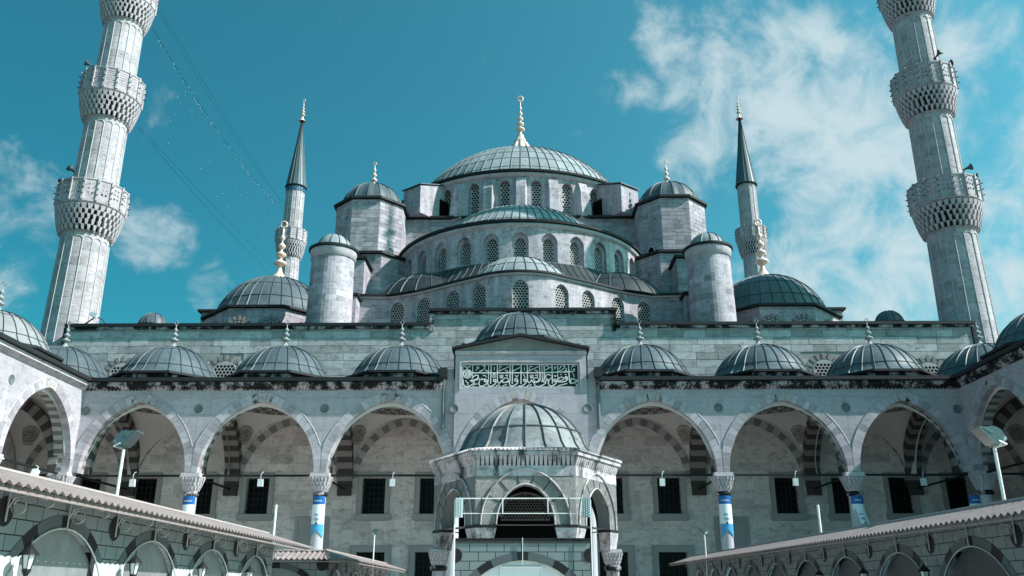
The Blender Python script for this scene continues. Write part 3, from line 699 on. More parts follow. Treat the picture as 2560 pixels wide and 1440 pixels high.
    dome(H, 'exedra_dome', 0, 12.2, cap_profile(4.05, 2.55, 10, 0, 22.34), M['lead_old'], 15, M['seam_old'], .05, .06, 45, R(-92), R(92), laps=(3,))
    for s in (-1, 1):
        dome(H, 'exedra_dome', s * 7.0, 15.4, cap_profile(4.3, 2.6, 10, 0, 22.25), M['lead_dark'], 13, M['seam'], .05, .06, 39, R(-100), R(100), laps=(3,))
    # ---- pier turrets, stepped walls, round stair towers, corner domes
    for s in (-1, 1):
        cx, cy = s * 12.85, 20.8
        oc = octagon(cx, cy, 2.84); course_poly(oc, 26.4, 32.75, .36, (.5, 1.1), True).build('turret', M['stone'], H)
        MB().hexa([(x, y, 26) for x, y in octagon(cx, cy, 2.80)], [(x, y, 32.78) for x, y in octagon(cx, cy, 2.80)]).build('turret_core', M['joint'], H)
        e = MB(); coping_poly(e, oc, 32.8, .2, .26, True); e.add([(x, y, 33.0) for x, y in oc], [tuple(range(8))]); e.build('turret_edge', M['lead_edge'], H)
        dm = MB(); pr = cap_profile(2.62, 2.35, 10, .12, 33.05)
        dm.lathe(pr, 80, cx, cy)
        for i, v in enumerate(dm.v):     # ribbed melon surface
            k = i % 80; q = 1 + .022 * math.cos(2 * math.pi * k / 5); dm.v[i] = (cx + (v[0] - cx) * q, cy + (v[1] - cy) * q, v[2])
        d = dm.build('turret_dome', M['lead_new'], H, True)
        sm_ = seam_mesh(pr, .05, .09, M['seam'])
        for i in range(16): part('seam', sm_, d, T(cx, cy, 0, 2 * math.pi * i / 16))
        finial(H, cx, cy, 35.15, 2.45, .30, M['gold'], 'ring', 3)
        ob = octagon(cx, cy, 4.2); course_poly(ob, 18, 27.25, .38, (.5, 1.2), True).build('turret_base', M['stone'], H)
        MB().hexa([(x, y, 18) for x, y in octagon(cx, cy, 4.16)], [(x, y, 27.28) for x, y in octagon(cx, cy, 4.16)]).build('turret_base_core', M['joint'], H)
        e = MB(); coping_poly(e, ob, 27.3, .2, .25, True); e.add([(x, y, 27.5) for x, y in ob], [tuple(range(8))]); e.build('turret_base_edge', M['lead_edge'], H)
        # small round-headed opening in the inner diagonal face
        p0, p1 = Vector(octagon(cx, cy, 2.86)[0 if s < 0 else 6]), Vector(octagon(cx, cy, 2.86)[1 if s < 0 else 7]); mdp = (p0 + p1) / 2; dd = (p1 - p0).normalized(); no = Vector((dd.y, -dd.x))
        pts = [(-.28, 27.5)] + [(x, 28.3 + z) for x, z in arch_pts(.28, .32, 5)] + [(.28, 27.5)]
        MB().hexa([(*(mdp + dd * u + no * .03), z) for u, z in pts], [(*(mdp + dd * u - no * .2), z) for u, z in pts]).build('turret_opening', M['void'] if s > 0 else M['frame'], H)
        MB().tube([(*(mdp + dd * u * 1.2 + no * .05), z + .04) for u, z in pts], .06, 5).build('opening_frame', M['cornice'], H)
        # stepped walls between turret and stair tower
        x0, x1 = (-13.4, -11.9) if s < 0 else (11.9, 13.4)
        course_poly([(x0, 14), (x1, 14), (x1, 19.5)] if s < 0 else [(x0, 19.5), (x0, 14), (x1, 14)], 18, 25.75, .5, (.6, 1.3)).build('step_wall', M['stone'], H)
        e = MB(); e.box(x0 - .2, x1 + .2, 13.75, 19.5, 25.8, 26.0); e.box(x0 + .05, x1 - .05, 14.05, 19.5, 18, 25.79); e.build('step_wall_edge', M['lead_edge'], H)
        x0, x1 = (-12.9, -11.75) if s < 0 else (11.75, 12.9)
        course_poly([(x0, 11), (x1, 11), (x1, 14)] if s < 0 else [(x0, 14), (x0, 11), (x1, 11)], 18, 21.75, .5, (.5, 1.2)).build('low_step_wall', M['stone'], H)
        e = MB(); e.box(x0 - .15, x1 + .15, 10.8, 14, 21.8, 21.98); e.box(x0 + .05, x1 - .05, 11.05, 14, 18, 21.79); e.build('low_step_edge', M['lead_edge'], H)
        tx, ty = s * 13.2, 9.2
        course_lathe(lambda z: 1.48 + .09 * (24 - z) / 6, 17.8, 23.75, .42, 40, tx, ty, run=(3, 8), groove=.008).build('stair_tower', M['stone'], H, False)
        MB().lathe([(1.47, 23.7), (1.57, 23.75), (1.58, 24.1), (1.63, 24.2), (1.62, 24.35), (1.4, 24.4)], 48, tx, ty).build('tower_moulding', M['cornice'], H, True)
        MB().lathe([(1.3, 24.36), (1.73, 24.37), (1.74, 24.52), (1.2, 24.62)], 48, tx, ty).build('tower_edge', M['lead_edge'], H)
        dome(H, 'tower_dome', tx, ty, cap_profile(1.22, 1.14, 8, .06, 24.6), M['lead_old'], 12, M['seam'], .04, .05, 36)
        # corner dome on a low octagonal drum
        cx, cy = s * 19.1, 16.4
        oc = octagon(cx, cy, 4.75, 8); course_poly(oc, 18, 21.1, .5, (.8, 1.6), True).build('corner_drum', M['stone'], H)
        MB().hexa([(x, y, 18) for x, y in octagon(cx, cy, 4.71)], [(x, y, 21.12) for x, y in octagon(cx, cy, 4.71)]).build('corner_drum_core', M['joint'], H)
        e = MB(); coping_poly(e, oc, 21.14, .16, .28, True); e.add([(x, y, 21.3) for x, y in oc], [tuple(range(8))]); e.build('corner_edge', M['lead_edge'], H)
        dome(H, 'corner_dome', cx, cy, cap_profile(4.45, 3.62, 12, .2, 21.42), M['lead_new'], 34, M['seam'], .05, .06, 78, laps=(3, 6))
        finial(H, cx, cy, 24.9, 4.9, .56, M['gold'], 'ring', 4)
        for k in (-1, 0, 1):
            a = 2 * math.pi * k / 8
            for du in ((-1.1, 1.1) if k == 0 else (0,)):
                ca, sa = math.cos(a), math.sin(a); wxp, wyp = cx + 4.86 * sa + du * ca, cy - 4.86 * ca + du * sa
                window(H, wxp, wyp, 19.1, a, .50, .5, .52, .2)
                for kk in range(-3, 4):
                    b_ = R(kk * 26); pts = []
                    for r_, t in ((.58, -.07), (.58, .07), (.92, .10), (.92, -.10)):
                        u, z = r_ * math.sin(b_) + t * math.cos(b_), 19.6 + r_ * math.cos(b_) - t * math.sin(b_); pts.append((u, z))
                    MB().hexa([(wxp + u * ca + .02 * sa, wyp + u * sa - .02 * ca, z) for u, z in pts], [(wxp + u * ca - .14 * sa, wyp + u * sa + .14 * ca, z) for u, z in pts]).build('radial_stone', M['pinkst'], H)
        xa, xb = (s * 23.6, s * 25.2) if s > 0 else (s * 25.2, s * 23.6)
        course_poly([(xa, 17.2), (xb, 17.2)], 18, 22.6, .5).build('corner_block', M['stone'], H)
        MB().box(xa + .01, xb - .01, 17.22, 22, 18, 22.58).build('corner_block_core', M['stone'], H)
        MB().box(xa - .25, xb + .25, 16.95, 22.2, 22.62, 22.8).build('corner_block_edge', M['lead_edge'], H)
        # little stair caps on the roof edge
        sx = s * 25.6 + (-.15 if s < 0 else 0); oc = octagon(sx, 10.2, 1.12)
        e = MB(); e.hexa([(x, y, 18.2) for x, y in octagon(sx, 10.2, 1.0)], [(x, y, 19.15) for x, y in octagon(sx, 10.2, 1.0)]); e.build('stair_cap_drum', M['stone'], H)
        e = MB(); coping_poly(e, octagon(sx, 10.2, .95), 19.15, .1, .25, True); e.build('stair_cap_edge', M['lead_edge'], H)
        dome(H, 'stair_cap', sx, 10.2, cap_profile(.95, .98, 8, .04, 19.25), M['lead_new'], 12, M['seam'], .035, .045, 36)
    return H
M['frame'] = surf('window_marble', (0.340, 0.321, 0.325), .7, .15, 1.2, .1)
hall = build_hall()

# ------------------------------------------------------------------ porticoes round the courtyard
ZS, ZA, TH = 7.85, 11.78, .50
def resample(pts, n):
    cum = [0]
    for a, b in zip(pts, pts[1:]): cum.append(cum[-1] + math.dist(a, b))
    out = []; j = 0
    for i in range(n + 1):
        s = cum[-1] * i / n
        while j < len(pts) - 2 and cum[j + 1] < s: j += 1
        t = (s - cum[j]) / (cum[j + 1] - cum[j]); out.append((pts[j][0] + (pts[j + 1][0] - pts[j][0]) * t, pts[j][1] + (pts[j + 1][1] - pts[j][1]) * t))
    return out
def arch_ring(a, h, th, hb, n):
    """intrados and extrados points (n+1 each) of an arch ring, the outer edge cut at the half bay hb"""
    P = resample(arch_pts(a, h, 24), n * 2); inn, ext = [], []
    for i in range(0, 2 * n + 1, 2):
        x, z = P[i]; x0, z0 = P[max(i - 1, 0)]; x1, z1 = P[min(i + 1, 2 * n)]; tx, tz = x1 - x0, z1 - z0; l = math.hypot(tx, tz); nx, nz = -tz / l, tx / l
        if abs(x) < 1e-6: nx, nz = 0, 1.12
        ex, ez = x + nx * th, z + nz * th
        if abs(ex) > hb:
            t = (hb - abs(x)) / (abs(ex) - abs(x)); ex, ez = math.copysign(hb, x), z + nz * th * t
        inn.append((x, z)); ext.append((ex, ez))
    return inn, ext
_vm = {}
def voussoirs(parent, mw, a, hb, y0, y1, n, mats, name='voussoir', h=None, th=TH, gap=.012, keymat=None):
    h = h or ZA - ZS; inn, ext = arch_ring(a, h, th, hb, n)
    for i in range(n):
        mt = mats[i % len(mats)]
        if keymat is not None and abs(i - n // 2) in (1,): mt = keymat
        k = (round(a, 3), round(hb, 3), y0, y1, n, i, mt.name, th, round(h, 3))
        if k not in _vm:
            q = [inn[i], inn[i + 1], ext[i + 1], ext[i]]; c = (sum(p[0] for p in q) / 4, sum(p[1] for p in q) / 4)
            q = [(p[0] + (c[0] - p[0]) * gap * 4, p[1] + (c[1] - p[1]) * gap * 2) for p in q]
            _vm[k] = MB().hexa([(x, y0, z) for x, z in q], [(x, y1, z) for x, z in q]).mesh(name, mt)
        part(name, _vm[k], parent, mw)
    return inn, ext
def arch_wall(mb, cx, hb, ext, zs, ztop, y, step=1):
    for (xa, za), (xb, zb) in zip(ext, ext[1:]):
        if abs(xb - xa) < 1e-5: continue
        mb.quad((cx + xa, y, zs + za), (cx + xb, y, zs + zb), (cx + xb, y, ztop), (cx + xa, y, ztop), .5)
def vault(parent, MW, cx, cy, half=3.42, rosettes=True):
    a = half - .25; h = 11.55 - 7.95; v = MB(); n = 64; steps = 7; rr, zr = 3.12, 12.32; rows = []
    for k in range(steps + 1):
        al = k / steps * math.pi / 2; row = []
        for i in range(n):
            ph = 2 * math.pi * (i + .5) / n; c, s = math.cos(ph), math.sin(ph); m_ = max(abs(c), abs(s)); bx, by = c / m_ * half, s / m_ * half
            lat = by if abs(c) >= abs(s) else bx; z0 = 7.95 + (arch_z(a, h, lat) if abs(lat) < a else 0)
            t = 1 - math.cos(al); row.append((cx + bx + (c * rr - bx) * t, cy + by + (s * rr - by) * t, z0 + (zr - z0) * math.sin(al)))
        rows.append(row)
    for ra, rb in zip(rows, rows[1:]):
        for i in range(n): v.quad(ra[i], ra[(i + 1) % n], rb[(i + 1) % n], rb[i])
    vo = v.build('vault', M['plaster'], parent, True, MW)
    MB().lathe([(rr, 0), (rr + .02, .42)], 48, 0, 0).build('painted_band', M['ring'], vo, True, MW @ T(cx, cy, zr))
    MB().lathe([(rr + .02, zr + .42), (2.4, zr + .58), (1.2, zr + .66), (.01, zr + .68)], 32, cx, cy).build('vault_crown', M['plaster'], vo, True, MW)
    if rosettes:
        disc = bpy.data.meshes.get('rosette_disc')
        if disc is None:
            d = MB(); d.add([(.62 * math.sin(R(15 * i)), 0, .62 * math.cos(R(15 * i))) for i in range(24)], [tuple(range(24))]); disc = d.mesh('rosette_disc', M['rosette'])
        for sx in (-1, 1):
            for sy in (-1, 1):
                nv = Vector((-sx * .653, -sy * .653, -.381)); p = Vector((cx + sx * 3.0, cy + sy * 3.0, 11.05)) + nv * .10
                yv = -nv; zv = (Vector((0, 0, 1)) - nv * nv.z).normalized(); xv = yv.cross(zv)
                part('painted_rosette', disc, vo, MW @ Matrix(((xv.x, yv.x, zv.x, p.x), (xv.y, yv.y, zv.y, p.y), (xv.z, yv.z, zv.z, p.z), (0, 0, 0, 1))))
def capital_mesh():
    mb = MB(); mb.box(-.50, .50, -.50, .50, 1.22, 1.44).box(-.54, .54, -.54, .54, 1.12, 1.215)
    ring = []
    for k, (r, z) in enumerate(((.36, 0), (.40, .25), (.46, .55), (.52, .85), (.56, 1.115))):
        ring.append([]); sq = k / 4
        for i in range(24):
            a = 2 * math.pi * (i + .5) / 24; c, s = math.cos(a), math.sin(a); q = 1 / max(abs(c), abs(s)); f = (1 - sq) + sq * min(q, 1.32) * .90
            ring[-1].append((r * .93 * f * c, r * .93 * f * s, z))
    for ra, rb in zip(ring, ring[1:]):
        for i in range(24): mb.quad(ra[i], ra[(i + 1) % 24], rb[(i + 1) % 24], rb[i])
    for k, (z0, z1, n) in enumerate(((.10, .42, 16), (.40, .74, 16), (.72, 1.08, 20))):
        sq = (k + 1) / 4
        for i in range(n):
            a = 2 * math.pi * (i + (.5 if k % 2 else 0)) / n; c, s = math.cos(a), math.sin(a); q = 1 / max(abs(c), abs(s)); f = (1 - sq) + sq * min(q, 1.32) * .90
            r = (.40 + .062 * k) * f; w = .058
            def P(rad, t, z): return (rad * c - t * s, rad * s + t * c, z)
            mb.hexa([P(r * .88, -w * .3, z0), P(r * .88, w * .3, z0), P(r + .02, w * .3, z0), P(r + .02, -w * .3, z0)], [P(r * .88, -w, z1), P(r * .88, w, z1), P(r + .10, w, z1), P(r + .10, -w, z1)])
    return mb.mesh('capital', M['capital'])
M['capital'] = surf('capital_marble', (0.511, 0.466, 0.496), .65, .2, 3, .1, bump=.2, crust=(.66, .8, 3))
M['shaft'] = surf('column_marble', (0.442, 0.448, 0.485), .5, .12, 1.0, .15, diag=.1)
CAPITAL = capital_mesh()
COLUMN = MB().lathe([(.46, .5), (.46, .75), (.40, .8), (.37, .95), (.345, 1.2), (.33, 4.0), (.32, 6.64)], 28).mesh('column', M['shaft'], True)
COLLAR = MB().lathe([(.32, 6.60), (.385, 6.64), (.42, 6.72), (.39, 6.80), (.34, 6.86)], 28).mesh('column_collar', M['crust'], True)
def column(parent, MW, x, y=.45):
    c = part('column', COLUMN, parent, MW @ T(x, y, 0)); part('column_collar', COLLAR, c, MW @ T(x, y, 0)); part('capital', CAPITAL, c, MW @ T(x, y, 6.85, 0, (1, 1, .69))); return c
def portico_dome(parent, MW, x, y=3.55, zb=13.05, dz=.55, mat=None, zap=None):
    """low octagonal kerb with a seamed lead dome and a stone finial"""
    oc = octagon(x, y, 3.16); b = MB(); b.hexa([(p, q, zb) for p, q in octagon(x, y, 3.0)], [(p, q, zb + dz - .1) for p, q in octagon(x, y, 3.0)]); b.build('dome_kerb', M['crust'], parent, False, MW)
    e = MB(); coping_poly(e, octagon(x, y, 3.05), zb + dz - .1, .13, .25, True); e.add([(p, q, zb + dz) for p, q in octagon(x, y, 3.2)], [tuple(range(8))]); e.build('dome_edge', M['lead_edge'], parent, False, MW)
    pr = cap_profile(2.86, 2.15, 11, .26, zb + dz + .12)
    pt = {}; d = MB().lathe(pr, 52, x, y, tonef=lambda j, i: pt.setdefault((j // 4, ((i - 1) % 52) // 2), rng.random())).build('dome', mat or M['lead_new'], parent, True, MW); sm = seam_mesh(pr, .035, .05, M['seam'])
    for i in range(26): part('seam', sm, d, MW @ T(x, y, 0, 2 * math.pi * (i + .5) / 26))
    for k in (2.6, 7.2):
        j = int(k); t = k - j; r = pr[j][0] + (pr[j + 1][0] - pr[j][0]) * t; z = pr[j][1] + (pr[j + 1][1] - pr[j][1]) * t
        MB().lathe([(r + .01, z - .02), (r + .035, z), (r - .01, z + .03)], 66, x, y).build('lap_joint', M['seam'], d, False, MW)
    p = MW @ Vector((x, y, 0)); finial(parent, p.x, p.y, pr[-1][1] - .05, 1.62, .27, M['finial'], 'diamond', 3)
def transverse(parent, MW, x, corbel=True):
    """striped arch from the column line back to the wall"""
    mw = MW @ T(x, 3.95, ZS) @ Matrix.Rotation(R(90), 4, 'Z')
    voussoirs(parent, mw, 2.85, 3.3, -.45, .45, 27, [M['dark_stone'], M['pale_stone']], 'stripe_stone', h=3.75, th=.6, gap=.004)
    b = MB(); b.box(x - .42, x + .42, 6.7, 6.97, 7.35, 7.95); b.build('corbel', M['dark_stone'], parent, False, MW)
    MB().box(x - .05, x + .05, .8, 6.9, 7.68, 7.78).build('tie_rod', M['iron'], parent, False, MW)
def wall_arch(parent, MW, x, a=2.95):
    voussoirs(parent, MW @ T(x, 0, 8.0), a, a + .47, 6.93, 6.985, 25, [M['band_pale'], M['band_dark']], 'arch_stone', h=3.75, th=.44)
def scallops(MW, parent, x0, x1, cm='crust'):
    b = MB(); n = int((x1 - x0) / .2)
    for i in range(n):
        x = x0 + (x1 - x0) * (i + .5) / n; w = .082
        b.hexa([(x - w * .5, -.03, 12.38), (x + w * .5, -.03, 12.38), (x + w * .5, .01, 12.38), (x - w * .5, .01, 12.38)], [(x - w, -.24, 12.62), (x + w, -.24, 12.62), (x + w, .01, 12.62), (x - w, .01, 12.62)])
    o = b.build('cornice_scallops', M[cm], parent, False, MW); o['kind'] = 'stuff'
def portico_run(P, MW, bays, cornice, inner=True, nv=33, cm='crust'):
    wall = MB(); last = None
    for (xl, xr, kind) in bays:
        if last is not None and abs(last - xl) > .5 and abs(last - xr) > .5 and len(wall.f): wall.build('arcade_wall', M['marble'], P, False, MW); wall = MB()
        last = xr if xr > xl else xl
        last = xr
        cx, hb = (xl + xr) / 2, (xr - xl) / 2; a = hb - .35
        inn, ext = voussoirs(P, MW @ T(cx, 0, ZS), a, hb - .004, -.035, .40, nv, [M['voussoir']], keymat=M['keystone'])
        arch_wall(wall, cx, hb, ext, ZS, 12.45, 0.0)
        sf = MB()
        ii = resample(inn, 44)
        for k in range(44):
            (xa, za), (xb, zb) = ii[k], ii[k + 1]; sf.quad((cx + xa, .402, ZS + za), (cx + xb, .402, ZS + zb), (cx + xb, .9, ZS + zb), (cx + xa, .9, ZS + za), (.2 if k % 2 else .8))
        sf.build('arch_soffit', M['soffit'], P, False, MW)
        op = [(cx + x * 1.0, -.02, ZS + z) for x, z in ext if abs(x) < hb - .01]; MB().tube(op, .03, 5).build('hood_mould', M['voussoir'], P, False, MW)
        MB().box(xl + .1, xr - .1, .40, .50, 7.69, 7.80).build('tie_rod', M['iron'], P, False, MW)
        bk = MB(); arch_wall(bk, cx, hb, ext, ZS, 12.6, .9); bk.build('inner_wall', M['plaster'], P, False, MW)
        if inner: vault(P, MW, cx, 3.7, min(hb - .1, 3.42)); wall_arch(P, MW, cx, min(2.95, hb - .5))
    wall.build('arcade_wall', M['marble'], P, False, MW)
    for x0, x1 in cornice:
        MB().box(x0, x1, -.10, .0, 12.45, 12.60).box(x0, x1, -.30, 0, 12.6, 12.80).build('cornice', M[cm], P, False, MW)
        scallops(MW, P, x0, x1, cm)
        MB().box(x0, x1, -.50, 7.0, 12.83, 13.03).build('roof_edge', M['lead_edge'], P, False, MW)
M['soffit'] = surf('banded_soffit', (.26, .255, .255), .85, .2, 1.5, tone='attr', tonev=.75)
ROUND = MB().lathe([(.001, 0), (.2, 0), (.215, .02), (.235, .02), (.25, 0)], 24).mesh('roundel', M['porph'], True)
def roundel(P, MW, x, z=11.35):
    part('roundel', ROUND, P, MW @ T(x, -.012, z) @ Matrix.Rotation(R(90), 4, 'X'))

def build_front():
    P = thing('front_portico', 'front arcade of seven pointed arches with seamed lead domes and inscribed central portal', 'arcade', (0, 0, 0)); I = Matrix()
    b = [(-24.45, -17.93, 0), (-17.93, -10.9, 0), (-10.9, -3.65, 0), (3.65, 10.92, 0), (10.92, 17.95, 0), (17.95, 24.3, 0)]
    portico_run(P, I, b, [(-24.6, -4.35), (4.2, 24.45)])
    for x in (-17.93, -10.9, 10.92, 17.95): column(P, I, x); roundel(P, I, x); transverse(P, I, x)
    for x in (-3.68, 3.68): column(P, I, x); roundel(P, T(0, -.3), x, 11.28); transverse(P, I, x)
    for x in (-24.3, 24.15): transverse(P, I, x); roundel(P, I, x * .996, 11.25)
    for x in (-21.3, -14.42, -7.3, 7.3, 14.48, 21.25, -28.0, 27.9): portico_dome(P, I, x)
    for s in (-1, 1): vault(P, I, s * 27.9, 3.6); wall_arch(P, I, s * 27.9)
    MB().box(-31.5, -24.62, .02, 7.0, 12.84, 13.02).build('corner_roof', M['lead_edge'], P); MB().box(24.47, 31.5, .02, 7.0, 12.84, 13.02).build('corner_roof', M['lead_edge'], P)
    # portal block
    hb = 3.66; inn, ext = voussoirs(P, T(0, -.3, ZS), 3.2, hb, -.035, .7, 35, [M['voussoir']], keymat=M['keystone'], h=3.98)
    w = MB(); arch_wall(w, 0, hb, ext, ZS, 12.32, -.3)
    w.box(-hb, hb, -.295, .5, 12.325, 12.45); w.box(-hb, hb, -.16, .5, 12.45, 13.82); w.box(-hb, hb, -.295, .5, 13.822, 14.55)
    w.box(-hb, -3.28, -.294, -.161, 12.452, 13.82).box(3.24, hb, -.294, -.161, 12.452, 13.82)
    w.box(-hb, -hb + .02, -.29, .6, 7.3, 12.32).box(hb - .02, hb, -.29, .6, 7.3, 12.32)
    w.build('portal_wall', M['portal'], P)
    for x in (-4.0, 3.95): MB().box(x - .34, x + .32, -.02, .4, 12.3, 13.6).build('portal_shoulder', M['marble'], P)
    gm = MB().hexa([(-hb, -.34, 14.55), (hb, -.34, 14.55), (hb, -.34, 14.62), (0, -.34, 15.36), (-hb, -.34, 14.62)], [(-hb, 3, 14.55), (hb, 3, 14.55), (hb, 3, 14.62), (0, 3, 15.36), (-hb, 3, 14.62)]); gm.build('pediment', M['arab'], P)
    md = MB(); md.box(-hb - .03, hb + .03, -.40, -.30, 14.42, 14.53).box(-hb - .03, hb + .03, -.37, -.30, 14.34, 14.415).box(-3.42, 3.38, -.36, -.296, 13.9, 13.98).box(-3.42, -3.34, -.36, -.296, 12.33, 13.9).box(3.30, 3.38, -.36, -.296, 12.33, 13.9); md.build('portal_moulding', M['cornice'], P)
    for s in (-1, 1):
        e = [(0, 15.37), (s * (hb + .2), 14.60)]
        MB().hexa([(e[0][0], -.62, e[0][1]), (e[1][0], -.62, e[1][1]), (e[1][0], -.62, e[1][1] + .12), (e[0][0], -.62, e[0][1] + .14)], [(e[0][0], 3, e[0][1]), (e[1][0], 3, e[1][1]), (e[1][0], 3, e[1][1] + .12), (e[0][0], 3, e[0][1] + .14)]).build('pediment_edge', M['lead_edge'], P)
        MB().box(s * (hb + .05) - .04, s * (hb + .05) + .04, -.25, .0, 13.0, 14.6).build('portal_side_edge', M['lead_edge'], P)
        MB().tube([(s * 4.3, -.28, 13.2), (s * 4.3, -.22, 12.7), (s * 4.3, -.10, 12.3), (s * 4.3, -.10, 10.2)], .09, 8).build('drain_pipe', M['pipe'], P)
        MB().box(s * 4.3 - .2, s * 4.3 + .2, -.55, .1, 13.0, 13.55).build('drain_head', M['lead_edge'], P)
    vault(P, I, 0, 3.7, 3.42, False)
    bl = MB(); bl.box(-3.4, 3.4, .4, 6.9, 12.9, 15.2); bl.build('portal_dome_base', M['crust'], P)
    portico_dome(P, T(0, 0, 2.05), 0, 3.4, 13.05, .5)
    return P
M['portal'] = surf('portal_marble', (0.424, 0.387, 0.432), .6, .14, .5, .16, bump=.1, fleck=.2, slab=(1.9, 1.1))
front = build_front()
def build_side(s):
    lab = 'sunlit white marble side arcade at the left edge' if s < 0 else 'shaded side arcade at the right edge, dark inside its arches'
    MW = T(-24.45, 0, 0, R(90)) if s < 0 else T(24.3, 0, 0, R(-90))
    P = thing('side_portico', lab, 'arcade', (s * 24.4, 0, 0), 'side arcades of the courtyard')
    if s < 0: bays = [(-7.0, 0.0, 0), (-14.0, -7.0, 0), (-21.0, -14.0, 0)]; cor = [(-21.0, .0)]; cols = [-7.0, -14.0]; doms = [-3.6, -10.6, -17.6]
    else: bays = [(0.0, 7.0, 0), (7.0, 14.0, 0), (14.0, 21.0, 0)]; cor = [(.0, 21.0)]; cols = [7.0, 14.0]; doms = [3.6, 10.6, 17.6]
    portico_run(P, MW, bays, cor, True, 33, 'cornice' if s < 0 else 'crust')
    for x in cols: column(P, MW, x); roundel(P, MW, x); transverse(P, MW, x)
    transverse(P, MW, 0.0); column(P, MW, s * -.02 + (.1 if s > 0 else -.1), .42)
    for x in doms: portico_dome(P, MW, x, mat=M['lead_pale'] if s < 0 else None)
    b = MB(); b.box(-21.5, 7.2, 7.0, 7.5, 0, 12.9) if s < 0 else b.box(-7.2, 21.5, 7.0, 7.5, 0, 12.9); b.build('rear_wall', M['inner'], P, False, MW)
    for x in doms[:2]:
        window(P, *(MW @ Vector((x, 6.88, 9.2))), R(90) * (1 if s < 0 else -1), .5, 1.2, .55, .22)
    return P
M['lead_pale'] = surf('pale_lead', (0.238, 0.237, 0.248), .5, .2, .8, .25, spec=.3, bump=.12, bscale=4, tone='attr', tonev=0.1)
for s in (-1, 1): build_side(s)

